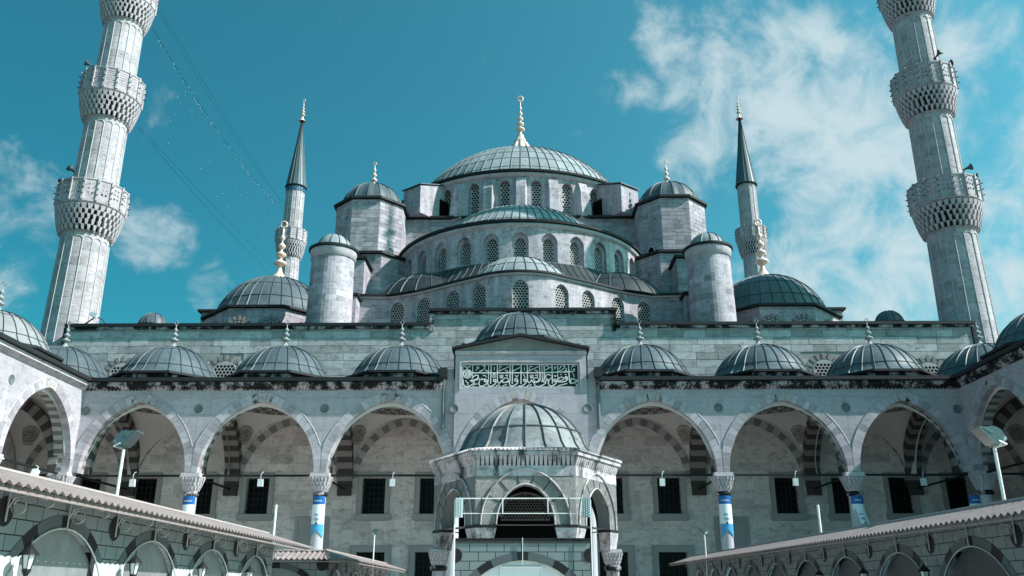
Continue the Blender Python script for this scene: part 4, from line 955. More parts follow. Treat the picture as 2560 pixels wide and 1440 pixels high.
# ------------------------------------------------------------------ inscription over the portal
def build_inscription():
    T0 = thing('inscription_panel', 'dark inscription panel with pale inlaid script set over the central portal', 'inscription', (0, -.16, 12.45))
    MB().box(-3.26, 3.22, -.22, -.162, 12.47, 13.80).build('panel_ground', M['inscr'], T0)
    e = MB(); e.box(-3.26, 3.22, -.25, -.221, 13.75, 13.80).box(-3.26, 3.22, -.25, -.221, 12.47, 12.51).box(-3.26, -3.22, -.25, -.221, 12.51, 13.75).box(3.18, 3.22, -.25, -.221, 12.51, 13.75); e.build('panel_border', M['letter'], T0)
    Ls = [[(590,525),(1230,530),(2560,530)],[(560,210),(555,740)],[(1240,210),(1225,830),(1190,860)],[(1345,210),(1320,970)],[(1605,210),(1605,860),(1640,940),(1690,960),(1750,920),(1780,840)],
     [(2140,210),(2140,840),(2100,890),(1960,940),(1850,930),(1800,870)],[(2245,210),(2235,980)],
     [(540,760),(600,680),(700,620),(790,640),(800,720),(740,790),(600,830),(470,850),(540,900),(630,900),(630,960),(520,1040),(380,1095),(270,1100),(200,1040),(165,940),(175,840)],
     [(560,850),(700,840),(800,800),(850,770),(870,820),(920,820),(950,760),(980,820),(1030,810),(1060,770)],
     [(1150,860),(1110,900),(1060,890),(1060,830),(1110,800),(1160,840),(1180,900),(1150,980),(1060,1060),(950,1100),(860,1070),(830,980),(850,870)],
     [(1540,870),(1480,900),(1435,870),(1450,810),(1510,800),(1550,860),(1560,910),(1500,1010),(1400,1070),(1290,1100),(1220,1050),(1200,950),(1220,850)],
     [(1400,525),(1450,560),(1510,620),(1530,680),(1480,720),(1410,710),(1410,650),(1460,590),(1520,530)],[(1800,890),(1850,820),(1920,750),(2010,740),(2070,800),(2060,860),(1980,920)],
     [(2460,850),(2400,890),(2340,860),(2350,790),(2420,770),(2470,840),(2460,950),(2380,1030),(2250,1090),(2150,1070),(2110,980),(2130,880)],[(1670,455),(2070,275)],[(2290,440),(2560,300)],
     [(720,290),(790,280),(820,320),(690,405)],[(1000,250),(1050,220),(1085,250),(1070,320),(980,420),(850,470)],[(1475,290),(1475,330)],[(1475,365),(1475,405)],[(1790,260),(1710,262),(1690,370)],
     [(1720,620),(1730,740),(1780,740),(1785,620)],[(1785,740),(1830,740),(1840,620)],[(1950,640),(2030,620),(2030,690)],[(2360,640),(2420,690),(2480,640)],[(2420,690),(2420,720)],[(590,1090),(650,1010),(760,990)],
     [(280,840),(310,920),(380,940),(360,1020)],[(1560,1090),(1600,1050),(1680,1040),(1710,1090),(1680,1130)],[(1830,1090),(1920,1040),(2010,1040)],[(1000,640),(1090,630),(1130,700)],[(1940,420),(2000,430),(2040,490)],[(1110,380),(1130,450),(1190,450)],
     [(200,265),(270,260),(330,350),(400,260),(470,265)],[(340 + 165 * math.sin(R(20 * i)), 565 + 180 * math.cos(R(20 * i))) for i in range(19)],
     [(230,480),(300,560),(250,640),(350,680),(430,600),(380,500),(310,440),(440,470),(460,560),(400,660)],[(260,560),(350,600),(420,540),(340,500),(280,620)]]
    Rs = [[(0,530),(1000,525),(1600,505),(2080,490),(2230,480),(2300,420),(2280,360)],[(50,210),(40,990)],[(310,210),(315,850),(340,920),(390,950),(450,910),(480,830)],[(825,200),(850,800),(820,880),(700,930),(560,930),(500,870)],[(925,210),(940,830)],
     [(1020,200),(1025,780),(960,850),(910,880),(980,910),(1080,910),(1070,970),(960,1050),(800,1110),(680,1110),(610,1040),(590,940),(620,860)],[(1355,200),(1360,970)],[(1590,190),(1590,800)],
     [(2050,190),(2075,800),(2090,930),(2130,980),(2250,960),(2440,870),(2300,820),(2160,780),(2130,830),(2140,970)],[(260,860),(200,900),(150,870),(160,810),(220,800),(270,850),(260,930),(170,1030),(60,1090),(-60,1090)],
     [(520,880),(570,800),(650,730),(740,740),(790,800),(770,870),(650,920)],[(1290,640),(1190,600),(1100,630),(1080,700),(1110,790),(1170,830),(1250,810),(1330,740)],[(1040,820),(1120,860),(1200,850)],
     [(1540,870),(1480,910),(1420,880),(1430,820),(1490,800),(1540,860),(1530,950),(1440,1040),(1310,1095),(1220,1060),(1185,960),(1210,860)],[(1600,830),(1660,740),(1750,710),(1830,750),(1830,810),(1740,850),(1600,880),(1560,860)],
     [(1980,770),(1920,790),(1890,740),(1930,690),(1990,720),(2000,810),(1930,880),(1780,920),(1640,920),(1560,880)],[(1600,1080),(1970,985)],[(370,450),(770,270)],[(1060,420),(1310,290)],
     [(185,305),(185,345)],[(185,375),(185,415)],[(1710,605),(1750,605)],[(1905,600),(1945,600)],[(2160,385),(2185,385)],[(430,630),(440,740),(490,740),(495,620)],[(495,740),(545,740),(550,620)],[(640,630),(740,620),(730,690)],
     [(150,600),(190,660),(210,740)],[(2220,560),(2260,620),(2280,720)],[(1450,290),(1520,300),(1440,385)],[(1820,250),(1860,200),(1895,240),(1880,320),(1780,410),(1640,455)],[(1720,240),(1730,290),(1650,360)],
     [(2330,260),(2240,220),(2180,310)],[(520,260),(430,255),(380,400)],[(620,420),(700,430),(740,480)],[(1100,240),(1180,240),(1210,300)],[(1440,650),(1480,685),(1520,650)],[(290,1100),(370,1040),(430,1070),(480,1020)],
     [(2340,990),(2360,1050),(2400,1030),(2370,1090)],[(1890,450),(1960,430),(1960,350),(1930,340)]]
    big = 0
    for off, lst in ((1150, Ls), (1300, Rs)):
        for st in lst:
            P = [((off + x / 17.067 - 1159.1) / 283.8 * 6.42 - 3.23, 13.77 - (905 + y / 17.067 - 915.8) / 55.4 * 1.28) for x, y in st]
            ln = sum(math.dist(a, b) for a, b in zip(P, P[1:])); w = .030 if ln > 1.0 else .022
            mb = MB(); yy = -.2405 - .0007 * (big % 9); big += 1
            for i in range(len(P) - 1):
                a, b = Vector(P[i]), Vector(P[i + 1]); d = (b - a).normalized(); n = Vector((-d.y, d.x)) * w; a2, b2 = a - d * w * .7, b + d * w * .7
                y2 = yy - .0001 * i
                mb.hexa([((a2 - n).x, y2, (a2 - n).y), ((b2 - n).x, y2, (b2 - n).y), ((b2 + n).x, y2, (b2 + n).y), ((a2 + n).x, y2, (a2 + n).y)], [((a2 - n).x, -.22, (a2 - n).y), ((b2 - n).x, -.22, (b2 - n).y), ((b2 + n).x, -.22, (b2 + n).y), ((a2 + n).x, -.22, (a2 + n).y)])
            mb.build('letter_stroke', M['letter'], T0)
build_inscription()

# ------------------------------------------------------------------ minarets
def balcony(P, x, y, z0, z1, z2, rs, rb, kind, npan=16):
    """corbelled gallery: stalactite tiers z0..z1, parapet z1..z2, shaft radius rs, gallery radius rb"""
    mb = MB(); tiers = 5
    core = [(rs, z0 - .1)] + [(rs + (rb - rs) * max(0, (k - 1.2) / tiers) - .05, z0 + (z1 - z0) * k / tiers) for k in range(tiers)] + [(rb - .32, z1 - .2), (rb, z1 - .16), (rb + .06, z1 - .05), (rb + .04, z1)]
    core.append((rs - .2, z1 + .02)); b = MB().lathe(core[:-4], 48, x, y).build('gallery_core', M['shade_crust'], P, True); b = MB().lathe([(rs, z1 - .2)] + core[-4:], 48, x, y).build('gallery', M['minaret'], P, True)
    for k in range(tiers):
        n = 30 if k < 2 else 34; za = z0 + (z1 - .2 - z0) * k / tiers - .05; zb = z0 + (z1 - .2 - z0) * (k + 1) / tiers - .03
        r1 = rs + (rb - rs) * ((k + 1) / tiers) ** .42 + .02; r0 = r1 - .30
        for i in range(n):
            a = 2 * math.pi * (i + (.5 if k % 2 else 0)) / n; c, s_ = math.cos(a), math.sin(a); w1 = math.pi * r1 / n * (.52 if k < 4 else .80); w0 = w1 * .55
            def Q(r, t, z): return (x + r * c - t * s_, y + r * s_ + t * c, z)
            mb.hexa([Q(r0, -w0, za), Q(r0, w0, za), Q(r1 - .10, w0, za), Q(r1 - .10, -w0, za)], [Q(r0, -w1, zb), Q(r0, w1, zb), Q(r1, w1, zb), Q(r1, -w1, zb)])
    o = mb.build('stalactites', M['muq'], b); o['kind'] = 'stuff'
    st = 2 * math.pi / npan; wd = rb * math.tan(st / 2); h = z2 - z1
    pk = ('panel', round(wd, 3), round(h, 3), kind)
    if pk not in _gm:
        q = MB(); nu, nv_, sx, sz, cr = (2, 3, .30, .36, .085) if kind == 'holes' else ((5, 6, .15, .20, .045) if kind == 'lattice' else (3, 4, .2, .3, .07))
        us = [-wd + .06]; 
        cells_u = [(-(nu - 1) / 2 + i) * sx * (wd / .53) for i in range(nu)]; cells_z = [h * .56 + (-(nv_ - 1) / 2 + j) * sz * (h / 1.75) for j in range(nv_)]
        hx, hz = sx * wd / .53 / 2, sz * h / 1.75 / 2
        u0, u1, zz0, zz1 = cells_u[0] - hx, cells_u[-1] + hx, cells_z[0] - hz, cells_z[-1] + hz
        for (a, b_, c, d) in ((-wd, u0, 0, h), (u1, wd, 0, h), (u0, u1, 0, zz0), (u0, u1, zz1, h)): q.quad((a, 0, c), (b_, 0, c), (b_, 0, d), (a, 0, d)); q.quad((a, .08, c), (b_, .08, c), (b_, .08, d), (a, .08, d))
        for cu in cells_u:
            for cz in cells_z:
                sq = [(cu - hx, cz - hz), (cu, cz - hz), (cu + hx, cz - hz), (cu + hx, cz), (cu + hx, cz + hz), (cu, cz + hz), (cu - hx, cz + hz), (cu - hx, cz)]
                rr = min(hx, hz) * .66; ci = [(cu + rr * math.sin(R(-135 - 45 * i)), cz + rr * math.cos(R(-135 - 45 * i))) for i in range(8)]
                for i in range(8):
                    j = (i + 1) % 8; q.quad((sq[i][0], 0, sq[i][1]), (sq[j][0], 0, sq[j][1]), (ci[j][0], 0, ci[j][1]), (ci[i][0], 0, ci[i][1])); q.quad((ci[i][0], 0, ci[i][1]), (ci[j][0], 0, ci[j][1]), (ci[j][0], .08, ci[j][1]), (ci[i][0], .08, ci[i][1]))
        q.box(-wd, wd, -.05, .10, h, h + .09); q.box(-wd, wd, -.03, -.001, .02, .12)
        _gm[pk] = q.mesh('parapet_panel', M['minaret'])
        _gm[pk + (1,)] = MB().box(-.07, .07, -.09, .10, 0, h + .13).mesh('parapet_post', M['minaret'])
        k_ = MB()
        for j in range(3): k_.box(-.03, .03, -.22, -.09, h * (.25 + .28 * j), h * (.25 + .28 * j) + .05)
        _gm[pk + (2,)] = k_.mesh('lamp_hook', M['iron'])
    for i in range(npan):
        a = st * i; part('parapet_panel', _gm[pk], b, T(x + rb * math.sin(a), y - rb * math.cos(a), z1, a)); a2 = a + st / 2; r2 = rb / math.cos(st / 2)
        part('parapet_post', _gm[pk + (1,)], b, T(x + r2 * math.sin(a2), y - r2 * math.cos(a2), z1, a2)); part('lamp_hooks', _gm[pk + (2,)], b, T(x + r2 * math.sin(a2), y - r2 * math.cos(a2), z1, a2))['kind'] = 'stuff'
def shaft(P, x, y, z0, z1, r0, r1, n=16, ch=.62):
    rf = lambda z: r0 + (r1 - r0) * (z - z0) / (z1 - z0)
    course_lathe(rf, z0, z1, ch, 64, x, y, run=(4, 9), groove=.012).build('shaft', M['minaret'], P)
    st = 2 * math.pi / n; zt = z1 - .75
    def PT(a, z, o=.02): r = rf(min(z, z1)) + o; return (r * math.sin(a), -r * math.cos(a), z)
    path = [PT(0, z0 + .1)] + [PT(0, z0 + (zt - z0) * k / 4) for k in range(1, 5)] + [PT(st * (.5 - .5 * math.cos(R(15 * k))), zt + .30 * math.sin(R(15 * k))) for k in range(1, 12)] + [PT(st, zt)]
    rm = MB().tube(path, .036, 5).mesh('flute_rib', M['rib'])
    for i in range(n): part('flute_rib', rm, P, T(x, y, 0, st * i))
    MB().lathe([(rf(z1) - .02, z1 - .16), (rf(z1) + .08, z1 - .10), (rf(z1) + .08, z1)], 48, x, y).build('shaft_ring', M['minaret'], P, True)
M['shade_crust'] = surf('shade_crusted_stone', (0.035, 0.035, 0.036), .95, .5, 2.5, bump=.4)  # gallery core darkened: shade between the stalactites plus black crust put into colour
M['rib'] = surf('flute_fillet', (0.442, 0.442, 0.450), .8, .15, 2)
M['tile'] = plain('blue_tile', (.03, .13, .22), .3)
def spire(P, x, y, z0, z1, r, fh):
    MB().lathe([(r * .85, z0 - .16), (r + .06, z0 - .12), (r + .1, z0), (r * .9, z0 + .06)], 36, x, y).build('spire_edge', M['lead_edge'], P)
    pr = [(r, z0 + .02), (r * .93, z0 + (z1 - z0) * .06), (r * .5, z0 + (z1 - z0) * .48), (.06, z1)]
    c = MB().lathe(pr, 36, x, y).build('spire', M['lead_spire'], P, True); sm = seam_mesh(pr, .035, .05, M['seam'])
    for i in range(18): part('seam', sm, c, T(x, y, 0, 2 * math.pi * i / 18))
    finial(P, x, y, z1 - .3, fh, .34, M['gold'], 'ring', 4)
M['lead_spire'] = surf('spire_lead', (.075, .12, .135), .5, .25, .8, .3, spec=.35, tone='attr', tonev=0.12)
def front_minaret(x, label):
    y = 9.5; P = thing('minaret', label, 'minaret', (x, y, 0), 'stone minarets')
    MB().hexa([(p, q, 0) for p, q in octagon(x, y, 2.5)], [(p, q, 12.0) for p, q in octagon(x, y, 2.4)]).build('base', M['stone'], P)
    shaft(P, x, y, 12, 25.75, 1.80, 1.58); balcony(P, x, y, 25.75, 27.75, 29.35, 1.58, 2.30, 'holes')
    shaft(P, x, y, 27.8, 35.05, 1.52, 1.46); balcony(P, x, y, 35.05, 37.0, 38.65, 1.46, 2.15, 'lattice' if x < 0 else 'holes')
    shaft(P, x, y, 37.0, 43.8, 1.43, 1.38); balcony(P, x, y, 43.8, 45.7, 47.2, 1.38, 2.0, 'holes')
    shaft(P, x, y, 45.7, 54, 1.32, 1.28); spire(P, x, y, 54, 66, 1.42, 3.2)
front_minaret(-31.2, 'bright sunlit minaret with three galleries rising at the left edge')
front_minaret(30.65, 'shaded grey minaret with three galleries rising at the right edge')
def back_minaret(x, label):
    y = 58; P = thing('minaret', label, 'minaret', (x, y, 0), 'stone minarets')
    MB().hexa([(p, q, 0) for p, q in octagon(x, y, 2.2)], [(p, q, 20) for p, q in octagon(x, y, 2.1)]).build('base', M['stone'], P)
    shaft(P, x, y, 20, 43.4, 1.52, 1.28, 14); balcony(P, x, y, 43.4, 45.6, 47.1, 1.28, 1.95, 'mid', 14); shaft(P, x, y, 45.6, 53.7, 1.22, 1.19, 14)
    if x < 0:
        t = MB()
        for i in range(20):
            a = 2 * math.pi * i / 20; c, s_ = math.cos(a), math.sin(a)
            t.hexa([(x + r_ * s_ + u * c, y - r_ * c + u * s_, 52.9) for r_, u in ((1.2, -.12), (1.2, .12), (1.3, .12), (1.3, -.12))], [(x + r_ * s_ + u * c, y - r_ * c + u * s_, 53.45) for r_, u in ((1.2, -.12), (1.2, .12), (1.3, .12), (1.3, -.12))])
        o = t.build('tile_band', M['tile'], P); o['kind'] = 'stuff'
    spire(P, x, y, 53.7, 64.3, 1.36, 3.4)
back_minaret(-30.5, 'slim distant minaret with dark lead spire behind the left corner dome')
back_minaret(30.6, 'slim distant minaret with dark lead spire behind the right corner dome')

# horn loudspeakers on the galleries
def horn(x, y, z, dx, dy, label, dz=.15):
    P = thing('loudspeaker', label, 'loudspeaker', (x, y, z), 'horn loudspeakers on the minarets'); d = Vector((dx, dy, dz)).normalized(); o = Vector((x, y, z))
    MB().tube([o + d * t for t in (0, .10, .28, .48, .64, .74)], [.08, .09, .06, .10, .19, .27], 14).build('horn', M['speaker'], P, True)
    MB().tube([o + d * .2, o + d * .2 - Vector((0, 0, .55))], .04, 6).build('bracket', M['speaker'], P)
horn(-32.3, 8.5, 39.4, -.7, -.7, 'dark horn loudspeaker above the middle gallery of the left minaret')
horn(-32.3, 8.7, 30.45, -.3, -1, 'upper of two horn loudspeakers above the lowest gallery of the left minaret', .25)
horn(-32.9, 9.1, 29.9, -1, -.15, 'lower horn loudspeaker pointing left above the lowest gallery of the left minaret', .1)
horn(31.0, 8.0, 39.3, .25, -1, 'round-mouthed horn loudspeaker facing forward above the right minaret middle gallery', .35)
horn(31.9, 8.7, 39.2, 1, -.2, 'horn loudspeaker pointing right above the right minaret middle gallery', .3)
horn(31.9, 8.9, 30.5, 1, -.3, 'upper horn loudspeaker above the lowest gallery of the right minaret', .3)
horn(32.1, 8.8, 29.8, .9, -.4, 'lower horn loudspeaker above the lowest gallery of the right minaret', .05)

# cables with light strings between the two left minarets
def cable(a, b, sag, label, r=.018):
    a, b = Vector(a), Vector(b); pts = [a + (b - a) * (i / 16) - Vector((0, 0, sag * 4 * (i / 16) * (1 - i / 16))) for i in range(17)]
    tag(MB().tube(pts, r, 4).build('cable', M['cable']), label, 'cable', 'cables strung between the left minarets'); return pts
M['cable'] = plain('cable_black', (.02, .05, .06), .7)
c1 = cable((-29.3, 10.2, 44.2), (-31.9, 57.5, 50.3), 1.2, 'uppermost beaded cable between the two left minarets', .024)
cable((-28.9, 10.2, 46.0), (-31.8, 57.2, 51.0), .5, 'thin cable just above the beaded one between the left minarets', .012)
cable((-28.9, 10.4, 45.6), (-31.6, 57.2, 50.8), .9, 'thin middle cable of the upper three between the left minarets', .012)
c2 = cable((-29.3, 10.4, 35.3), (-32.6, 57.5, 41.0), .4, 'lower left cable from the middle gallery to the distant minaret', .015)
cable((-29.1, 10.4, 35.3), (-31.8, 57.5, 41.5), .2, 'lower right cable from the middle gallery to the distant minaret', .015)
M['bulb'] = plain('clear_bulb', (.75, .85, .88), .2, spec=.8)
LS = thing('light_strings', 'tiny bulbs on hair-thin strings hanging below the beaded cable', 'lights', tuple(c1[4]))
bb = MB(); ss = MB()
for k in range(120):
    t = rng.uniform(.03, .97); i = int(t * 16); p = c1[i] + (c1[i + 1] - c1[i]) * (t * 16 - i); q = p - Vector((0, 0, rng.choice([.05, .3, rng.uniform(.5, 8.5)]) if k > 40 else .06)); r_ = .035
    bb.add([q + Vector(v) * r_ for v in ((1,0,0),(-1,0,0),(0,1,0),(0,-1,0),(0,0,1),(0,0,-1))], [(0,2,4),(2,1,4),(1,3,4),(3,0,4),(2,0,5),(1,2,5),(3,1,5),(0,3,5)])
for k in range(26):
    t = .05 + .9 * k / 25; i = min(int(t * 16), 15); p = c1[i] + (c1[i + 1] - c1[i]) * (t * 16 - i); ss.tube([p, p - Vector((0, 0, 6.5 + 1.5 * math.sin(k)))], .006, 3)
o = bb.build('bulbs', M['bulb'], LS); o['kind'] = 'stuff'; o = ss.build('strings', M['cable'], LS); o['kind'] = 'stuff'

# ------------------------------------------------------------------ domed fountain kiosk in the courtyard
def build_kiosk():
    cx, cy, ap, sd2 = .12, -20.63, 2.37, 1.368
    K = thing('fountain_kiosk', 'hexagonal white marble fountain kiosk with ribbed lead dome and carved arches', 'kiosk', (cx, cy, 0))
    F = lambda u, z, d: (u, -ap + d, z)
    fw = MB(); wall_bay(fw, F, -sd2, sd2, 3.42, 5.0, (0, .78, 3.42, 3.42, 1.06), .34, 12, ap=arch_round); fm = fw.mesh('arched_wall', M['arab'])
    up = MB().box(-sd2 + .01, sd2 - .01, -ap - .012, -ap + .3, 4.72, 5.0).mesh('upper_band', M['kiosk'])
    im = MB()
    for s in (-1, 1):
        x0, x1 = (-sd2 + .0, -.80) if s < 0 else (.80, sd2 - .0)
        im.hexa([(x0 * .98 if s < 0 else x0 + .12, -ap + .06, 2.86), (x1 - .12 if s < 0 else x1 * .98, -ap + .06, 2.86), (x1 - .12 if s < 0 else x1 * .98, -ap + .36, 2.86), (x0 * .98 if s < 0 else x0 + .12, -ap + .36, 2.86)], [(x0, -ap - .02, 3.34), (x1, -ap - .02, 3.34), (x1, -ap + .36, 3.34), (x0, -ap + .36, 3.34)])
    imL = MB(); imL.v = im.v[:8]; imL.f = im.f[:6]; imL.t = im.t[:6]; imR = MB(); imR.v = im.v[8:]; imR.f = [tuple(i - 8 for i in f) for f in im.f[6:]]; imR.t = im.t[6:]
    imL, imR = imL.mesh('impost', M['kiosk']), imR.mesh('impost', M['kiosk'])
    bd = MB().box(-sd2, -.79, -ap - .03, -ap + .3, 3.345, 3.415).mesh('impost_band', M['lead_edge']); bd2 = MB().box(.79, sd2, -ap - .03, -ap + .3, 3.345, 3.415).mesh('impost_band', M['lead_edge'])
    sc = MB(); n = 22
    for i in range(n):
        x = -sd2 + 2 * sd2 * (i + .5) / n; w = sd2 / n * .86
        sc.hexa([(x - w * .7, -ap + .0, 4.98), (x + w * .7, -ap + .0, 4.98), (x + w * .7, -ap + .2, 4.98), (x - w * .7, -ap + .2, 4.98)], [(x - w, -ap - .11, 5.27), (x + w, -ap - .11, 5.27), (x + w, -ap + .2, 5.27), (x - w, -ap + .2, 5.27)])
    scm = sc.mesh('fluted_cornice', M['kiosk']); OV = .15; e2 = (ap + OV) * math.tan(R(30))
    ev = MB().hexa([(-e2, -ap - OV, 5.275), (e2, -ap - OV, 5.275), (sd2 * .8, -ap + .3, 5.275), (-sd2 * .8, -ap + .3, 5.275)], [(-e2, -ap - OV, 5.39), (e2, -ap - OV, 5.39), (sd2 * .8, -ap + .3, 5.39), (-sd2 * .8, -ap + .3, 5.39)]).mesh('eave', M['kiosk'])
    tl = MB(); n = 26
    for i in range(n):
        x = -e2 + 2 * e2 * (i + .5) / n; w = e2 / n * .98; k = .62
        tl.hexa([(x - w, -ap - OV - .05, 5.394), (x + w, -ap - OV - .05, 5.394), (x, -ap - OV - .05, 5.46)], [((x - w) * k, -ap + .4, 5.52), ((x + w) * k, -ap + .4, 5.52), (x * k, -ap + .4, 5.58)])
    tlm = tl.mesh('eave_tiles', M['kiosk'])
    om = [(x, -ap - .03, 3.42 + z) for x, z in arch_round(1.22, 1.50, 12)]; omm = MB().tube(om, .028, 6).mesh('outer_moulding', M['kiosk'])
    inm = [(x, -ap - .02, 3.42 + z) for x, z in arch_round(.80, 1.085, 12)]; inmm = MB().tube(inm, .026, 6).mesh('inner_moulding', M['kiosk'])
    jo = []
    for a in (-58, -36, -12, 12, 36, 58):
        s_, c_ = math.sin(R(a)), math.cos(R(a)); jo.append(MB().tube([(s_ * .83, -ap - .004, 3.45 + c_ * 1.08), (s_ * 1.18, -ap - .004, 3.45 + c_ * 1.40)], .012, 4).mesh('stone_joint', M['lead_edge']))
    for k in range(6):
        mw = T(cx, cy, 0, R(60 * k)); w_ = part('arched_wall', fm, K, mw)
        for nm, m_ in (('upper_band', up), ('outer_moulding', omm), ('inner_moulding', inmm)): part(nm, m_, w_, mw)
        for j in jo: part('stone_joint', j, w_, mw)
        part('impost', imL, K, mw); part('impost', imR, K, mw); part('impost_band', bd, K, mw); part('impost_band', bd2, K, mw)
        part('fluted_cornice', scm, K, mw)['kind'] = 'stuff'; e_ = part('eave', ev, K, mw); part('eave_tiles', tlm, e_, mw)['kind'] = 'stuff'
        vx, vy = cx + 2 * sd2 * math.sin(R(60 * k + 30)) * .93, cy - 2 * sd2 * math.cos(R(60 * k + 30)) * .93
        col = MB().lathe([(.30, 0), (.30, .25), (.22, .35), (.20, .5), (.19, 2.30)], 20, vx, vy).build('column', M['kiosk'], K, True)
        MB().lathe([(.19, 2.28), (.25, 2.32), (.25, 2.40), (.2, 2.44)], 20, vx, vy).build('collar', M['crust'], col, True)
        part('capital', CAPITAL, col, T(vx, vy, 2.42, R(60 * k + 30), (.52, .52, .32)))
        if k in (2, 3, 4):
            nv = T(cx, cy, 0, R(60 * k)); pts = [(-1.3, 0.3), (-1.3, 4.95), (1.3, 4.95), (1.3, .3)]
            MB().hexa([(u * .72, -1.75, z) for u, z in pts], [(u * .72, -1.68, z) for u, z in pts]).build('shade_screen', M['void'], K, False, nv)  # added black sheets: the kiosk's dark inside put into shape and colour
    MB().box(cx - 1.3, cx + 1.3, cy - .3, cy + .3, .3, 4.9).build('shade_core', M['void'], K)  # added black block, deepens the painted dark inside the kiosk
    part('tympanum_grille', grille_mesh(.70, .12, .62, .085, M['tympan'], frac=.72), K, T(cx, cy - 1.1, 3.62))
    MB().tube([(cx + x, cy - 1.12, 3.74 + z) for x, z in arch_pts(.74, .66, 10)], .04, 6).build('tympanum_arch', M['tympan'], K)
    MB().hexa([(x, y, 4.93) for x, y in octagon(cx, cy, ap - .34, 6)], [(x, y, 5.25) for x, y in octagon(cx, cy, ap - .34, 6)]).build('ceiling', M['void'], K)
    MB().lathe([(2.4, 5.40), (2.15, 5.56), (1.95, 5.6)], 36, cx, cy).build('roof_slope', M['lead_pale'], K, True)
    dome(K, 'lead_dome', cx, cy, cap_profile(1.98, 1.58, 12, .18, 5.58), M['lead_kiosk'], 22, M['seam_k'], .035, .05, 64, laps=(4.2,))
M['tympan'] = surf('dim_tracery', (.13, .125, .125), .9, .2, 4)
M['lead_kiosk'] = surf('kiosk_lead', (.23, .235, .245), .8, .45, 1.3, .5, spec=.1, fleck=.5, bump=.3, bscale=7, tone='attr', tonev=0.1)
M['seam_k'] = surf('kiosk_seam', (.09, .10, .105), .5, .2, 2)
build_kiosk()

# ------------------------------------------------------------------ temporary exhibition pavilions
RIN, ZC = 1.50, 1.0
def arc_seg(r0, r1, a0, a1, zc, y0, y1, cu=0, n=5):
    A = [R(a0 + (a1 - a0) * i / n) for i in range(n + 1)]
    q = [(cu + r0 * math.sin(a), zc + r0 * math.cos(a)) for a in A] + [(cu + r1 * math.sin(a), zc + r1 * math.cos(a)) for a in A[::-1]]
    return MB().hexa([(u, y0, z) for u, z in q], [(u, y1, z) for u, z in q])
def panel_wall(P, MW, u0, u1, ztop, arches, discs, brick, sheet, dzc=0.0, rim=True, lower=True):
    w = MB(); F = lambda u, z, d: (u, d, z); edges = [u0] + [(a + b) / 2 for a, b in zip(arches, arches[1:])] + [u1]; zc = ZC + dzc
    half = min(1.42, (arches[1] - arches[0]) / 2 - .06 if len(arches) > 1 else 1.42)
    zsp = zc + math.sqrt(RIN ** 2 - half ** 2)
    for i, c in enumerate(arches):
        n = 14; a = half; pts = [(c - a, .2)] + [(c + RIN * math.sin(t), zc + RIN * math.cos(t)) for t in [(-1 + 2 * k / n) * math.asin(a / RIN) for k in range(n + 1)]] + [(c + a, .2)]
        w.quad(F(edges[i], 0, 0), F(c - a, 0, 0), F(c - a, ztop, 0), F(edges[i], ztop, 0)); w.quad(F(c + a, 0, 0), F(edges[i + 1], 0, 0), F(edges[i + 1], ztop, 0), F(c + a, ztop, 0))
        for (xa, za), (xb, zb) in zip(pts[1:-1], pts[2:-1]): w.quad(F(xa, za, 0), F(xb, zb, 0), F(xb, ztop, 0), F(xa, ztop, 0))
        sh = MB(); sh.add([(x, .09, z) for x, z in pts], [tuple(range(len(pts)))]); sh.build('sheet', sheet, P, False, MW)
        for a0, a1, mt in ((-4.4, 4.4, 'print_black'), (4.4, 25.6, 'print_grey'), (25.6, 38, 'print_black'), (38, 58, 'print_grey'), (-25.6, -4.4, 'print_grey'), (-38, -25.6, 'print_black'), (-58, -38, 'print_grey')):
            arc_seg(RIN + .002, RIN + .17, a0, a1, zc, -.008, .02, c).build('arch_print', M[mt], P, False, MW)
        if rim: MB().tube([(c + RIN * math.sin(R(t)), -.02, zc + RIN * math.cos(R(t))) for t in range(-64, 65, 8)], .013, 5).build('arch_piping', M['board'], P, False, MW)
    w.build('printed_wall', brick, P, False, MW)
    dm = MB().add([(.18 * math.sin(R(15 * i)), -.009, .18 * math.cos(R(15 * i))) for i in range(24)], [tuple(range(24))]).mesh('disc_print', M['print_black'])
    for u in discs:
        if u0 + .05 < u < u1 - .05:
            part('disc_print', dm, P, MW @ T(u, 0, 2.60 + dzc))
            if lower:
                b = MB(); n = 12; q = [(u - .5, .2)] + [(u - .5 + i / n, 2.07 + dzc + (.035 if i % 2 else 0)) for i in range(n + 1)] + [(u + .5, .2)]
                b.add([(x, -.012, z) for x, z in q], [tuple(range(len(q)))]); b.build('scalloped_board', M['board'], P, False, MW)
def canopy(P, MW, u0, u1, z0=2.83, z1=3.10, y0=-.78, y1=.02, hip0=0, hip1=0, pitch=.19):
    b = MB(); n = int((u1 - u0) / pitch * 2); rows = []
    for i in range(n + 1):
        u = u0 + (u1 - u0) * i / n; o = .028 if i % 2 else -.028; ut = min(max(u, u0 + hip0), u1 - hip1); rows.append(((u, y0, z0 + o), (ut, y1, z1 + o)))
    for a, c in zip(rows, rows[1:]): b.quad(a[0], c[0], c[1], a[1])
    r = b.build('canopy_roof', M['canopy'], P, False, MW)
    MB().box(u0 + .1, u1 - .1, y0 + .05, y0 + .08, z0 - .085, z0 - .055).build('canopy_rail', M['canopy'], P, False, MW)
    MB().tube([(u0 + hip0, y1, z1 + .03), (u1 - hip1, y1, z1 + .03)], .035, 6).build('ridge_strip', M['canopy_pale'], r, False, MW)
    b2 = MB(); b2.quad((u0 + hip0, y1, z1 + .02), (u1 - hip1, y1, z1 + .02), (u1 - hip1, y1 + .8, z0), (u0 + hip0, y1 + .8, z0)); b2.build('rear_slope', M['canopy'], r, False, MW)
M['canopy_pale'] = surf('bright_sheet', (0.363, 0.304, 0.296), .55, .15, 2)
